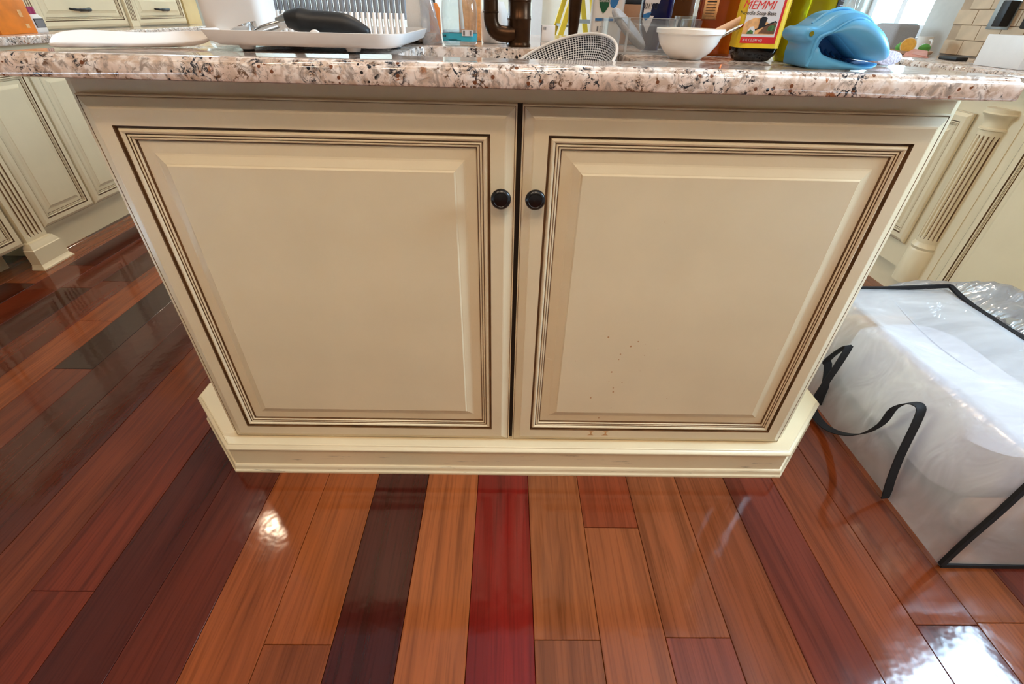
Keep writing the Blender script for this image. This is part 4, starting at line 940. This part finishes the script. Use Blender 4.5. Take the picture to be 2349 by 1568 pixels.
lathe('flesh', [(.0, 0), (.027, 0)], ORANGE_FLESH, og, n=30, axis='Y', cap0=False, cap1=False, loc=(0, -.0008, 0)); lathe('peel', [(.030, 0), (.029, -.012), (.022, -.022), (.001, -.028)], ORANGE_PEEL, og, n=30, axis='Y')
for k, (dx, dy) in enumerate(((-.005, .055), (.030, -.045))):
    lm_ = tag(lathe('lime', [(.002, 0), (.016, .005), (.023, .017), (.022, .027), (.012, .036), (.002, .039)], LIME, n=24, loc=(1.835+dx, 1.715+dy, RZ_+.0062)), ('green lime left of the cut orange' if k == 0 else 'green lime right of the cut orange')+' on the fruit plate', 'lime')
pk_ = tag(loft('pink_cloth', [[(x, y, z) for x, y, z in L_] for L_ in ([(1.720, 1.585, RZ_+.0003), (1.790, 1.645, RZ_+.0003), (1.830, 1.585, RZ_+.0003), (1.760, 1.485, RZ_+.0003)], [(1.725, 1.585, RZ_+.012), (1.790, 1.630, RZ_+.026), (1.820, 1.585, RZ_+.022), (1.755, 1.490, RZ_+.006)])], PINK, smooth=True), 'folded pink cloth in front of the fruit plate', 'cloth')
bk = tag(box('black_gadget', 1.775, 1.825, 1.36, 1.455, RZ_+.0003, RZ_+.013, BLACK, bevel=.004), 'small black gadget lying on the right counter', 'gadget')
wbx = tag(box('white_carton', 1.70, 1.80, 1.00, 1.185, RZ_+.0003, RZ_+.095, WHITE, bevel=.002), 'white carton on the right counter at the frame edge', 'carton')
gb = tag(box('grey_toaster', 1.90, 2.02, 1.95, 2.13, RZ_+.0003, RZ_+.115, GREYL, bevel=.02, seg=4), 'grey rounded appliance under the far window', 'appliance')
mg = tag(empty('white_mug', (1.975, 1.835, RZ_)), 'white mug behind the fruit plate by the wall', 'mug')
lathe('cup', [(.026, .0003), (.030, .003), (.033, .068), (.030, .068), (.027, .006), (.001, .005)], CERAMIC, mg, n=30); tube('handle', smoothpts([(0, -.031, .055), (0, -.052, .050), (0, -.052, .022), (0, -.030, .016)], 4), .0045, CERAMIC, mg, n=10)
# outlet with plugs on the backsplash
ot = tag(empty('wall_outlet', (XR_-.0095, 1.605, 1.005)), 'steel outlet plate with a black plug on the tiled wall', 'outlet'); 
box('plate', -.004, 0, -.055, .055, -.055, .06, ALU, ot, .001); box('plug', -.045, -.0042, -.052, -.012, -.045, .045, BLACK, ot, .004); box('socket', -.010, -.0042, -.002, .020, -.045, .045, LABEL_YEL, ot, .001).data.materials[0] = BRUSHWOOD
bkg = tag(box('black_charger', XR_-.055, XR_-.010, 1.35, 1.46, .955, 1.11, BLACK, bevel=.008), 'black and red charger beside the wall outlet', 'charger'); box('red_face', XR_-.057, XR_-.0548, 1.40, 1.45, .99, 1.07, LABEL_RED, bkg)

# ================================================================== STEP LADDER in the far room
ldr = tag(empty('step_ladder', (.352, 2.2, 0)), 'yellow fibreglass step ladder standing in the bright far room', 'ladder')
AP = 1.14
def rail(x0, x1, y): 
    loops = [[(x-.014, y-.02, z), (x+.014, y-.02, z), (x+.014, y+.02, z), (x-.014, y+.02, z)] for x, z in ((x0, 0), (x1, AP))]
    loft('rail', loops, YELLOW, ldr, smooth=False)
for y in (-.0, .42):
    rail(-.36, -.01, y); rail(.30, .035, y)
for k in range(1, 5):
    z = AP*k/5; x = -.36+.35*k/5; box('step', x-.005, x+.075, .021, .399, z-.012, z, ALU, ldr)
for z in (.30, .93):
    xa = -.36+.35*z/AP; xb = .30-.265*z/AP
    box('spreader', xa+.014, xb-.014, -.026, -.021, z-.009, z+.009, ALU, ldr); 
box('top_cap', -.07, .10, -.03, .45, AP, AP+.03, YELLOW, ldr, .006)

# ================================================================== CLEAR BAGS on the floor at right
def bag():
    t = tag(empty('storage_bag', (0, 0, 0)), 'clear vinyl storage bag with black piping on the floor right of the cabinet', 'bag')
    X0, X1, Y0, Y1, H_ = .948, 1.385, -.262, .485, .292
    rb = random.Random(11)
    def P(u, v, w):
        x = X0+(X1-X0)*u; y = Y0+(Y1-Y0)*v; z = .002+H_*w
        x += .055*w*(1-u) * (1 if u < .5 else 0)*1.0 - .02*w*(u if u >= .5 else 0)
        y += .030*w*(1-v)-.02*w*v
        sag = math.sin(math.pi*u)*math.sin(math.pi*v)
        z += (-.020+.030*math.sin(3.1*u+1)*math.cos(4.2*v))*sag*(1 if w > .99 else 0)
        b_ = math.sin(math.pi*min(max(w, 0), 1))
        if u < .01: x += (-.012+.010*math.sin(9*v+2*w))*b_
        if v < .01: y += (-.010+.008*math.sin(8*u+1.4))*b_
        if u > .99: x += .012*b_
        return (x, y, z)
    v, f = [], []
    def grid(fn, nu, nv):
        k = len(v)
        for j in range(nv+1):
            for i in range(nu+1): v.append(P(*fn(i/nu, j/nv)))
        for j in range(nv):
            for i in range(nu): f.append((k+j*(nu+1)+i, k+j*(nu+1)+i+1, k+(j+1)*(nu+1)+i+1, k+(j+1)*(nu+1)+i))
    grid(lambda a, b: (0, a, b), 18, 8); grid(lambda a, b: (1, a, b), 18, 8); grid(lambda a, b: (a, 0, b), 12, 8); grid(lambda a, b: (a, 1, b), 12, 8); grid(lambda a, b: (a, b, 1), 12, 18)
    sh = pyd('vinyl_shell', v, f, VINYL, t, True, 60, fix=False)
    bm = bmesh.new(); bm.from_mesh(sh.data); bmesh.ops.remove_doubles(bm, verts=bm.verts, dist=.0008); bmesh.ops.recalc_face_normals(bm, faces=bm.faces); bm.to_mesh(sh.data); bm.free()
    def pipe(pts): tube('piping', smoothpts(pts, 4), (.0058, .0040), BLACKFAB, t, flat=(1, 0, .3))
    pipe([P(0, 0, .02), P(0, 0, .3), P(0, 0, .62), P(0, 0, 1)])
    pipe([P(0, 0, .015), P(.3, 0, .012), P(.6, 0, .012), P(1, 0, .015)])
    pipe([P(0, 1, 1), P(.4, 1, 1), P(.8, 1, 1.03), P(1, 1, 1.05)]); pipe([P(1, 1, 1.05), P(1, .85, 1.0), P(1, .5, 1), P(1, 0, 1)])
    tube('piping', smoothpts([P(1, 0, .02), P(1, 0, .5), P(1, 0, 1)], 4), (.0058, .0040), BLACKFAB, t, flat=(1, 0, .3))
    st = [(.940, -.092, .006), (.938, -.075, .060), (.940, -.055, .130), (.950, -.030, .215), (.952, -.016, .246), (.944, .004, .240), (.936, .022, .205), (.932, .022, .150), (.926, .046, .088), (.918, .090, .042), (.912, .140, .018), (.910, .190, .018), (.912, .216, .040), (.920, .222, .110), (.930, .226, .180), (.938, .234, .238), (.932, .252, .205), (.928, .266, .160), (.934, .262, .148), (.940, .250, .110), (.944, .236, .060), (.944, .226, .020)]
    tube('handle_strap', smoothpts(st, 4), (.0125, .0011), BLACKFAB, t, flat=(1, .15, .1))
bag()
# what is packed in the bag
bd = tag(loft('white_bundle', [rrect(.24, .48, .08, 5, 1.18, .14, .030), rrect(.29, .53, .10, 5, 1.18, .14, .10), rrect(.28, .52, .10, 5, 1.185, .145, .19), rrect(.22, .42, .09, 5, 1.19, .15, .230)], WHITE), 'pale bundle packed inside the clear storage bag', 'bundle')
bd.data.materials[0] = TOWEL
br_ = tag(box('brown_packet', 1.04, 1.30, -.205, -.145, .006, .095, CARD, bevel=.012, seg=3), 'brownish packet low at the front inside the clear storage bag', 'packet')
yb_ = tag(box('yellow_cloth', 1.012, 1.30, .445, .462, .05, .20, FOOD_TAN, bevel=.006), 'yellowish folded cloth at the far end inside the clear bag', 'cloth')
def film():
    rb = random.Random(5); nu, nv = 26, 22; v = []; f = []
    ph = [(rb.uniform(8, 30), rb.uniform(8, 30), rb.uniform(0, 6)) for _ in range(7)]
    for j in range(nv+1):
        for i in range(nu+1):
            u, w = i/nu, j/nv; x = 1.395+.215*u; y = -.05+.86*w
            env = (math.sin(math.pi*min(1, .06+u*.97))**.45)*(math.sin(math.pi*min(1, .03+w*.96))**.4)
            z = .004+.33*env*(.92+.08*math.sin(5*w))+sum(.006*math.sin(a*u+b*w+c) for a, b, c in ph)*env
            v.append((x, y, max(z, .004)))
    for j in range(nv):
        for i in range(nu): f.append((j*(nu+1)+i, j*(nu+1)+i+1, (j+1)*(nu+1)+i+1, (j+1)*(nu+1)+i))
    t = tag(empty('crinkled_bag', (0, 0, 0)), 'crinkled clear plastic bag heaped between the storage bag and the right cabinets', 'plastic bag')
    pyd('film', v, f, CRINKLE, t, True)
    tube('piping', smoothpts([v[(nu+1)*nv+i] for i in range(0, nu+1, 2)], 3), .004, BLACKFAB, t, n=8)
film()
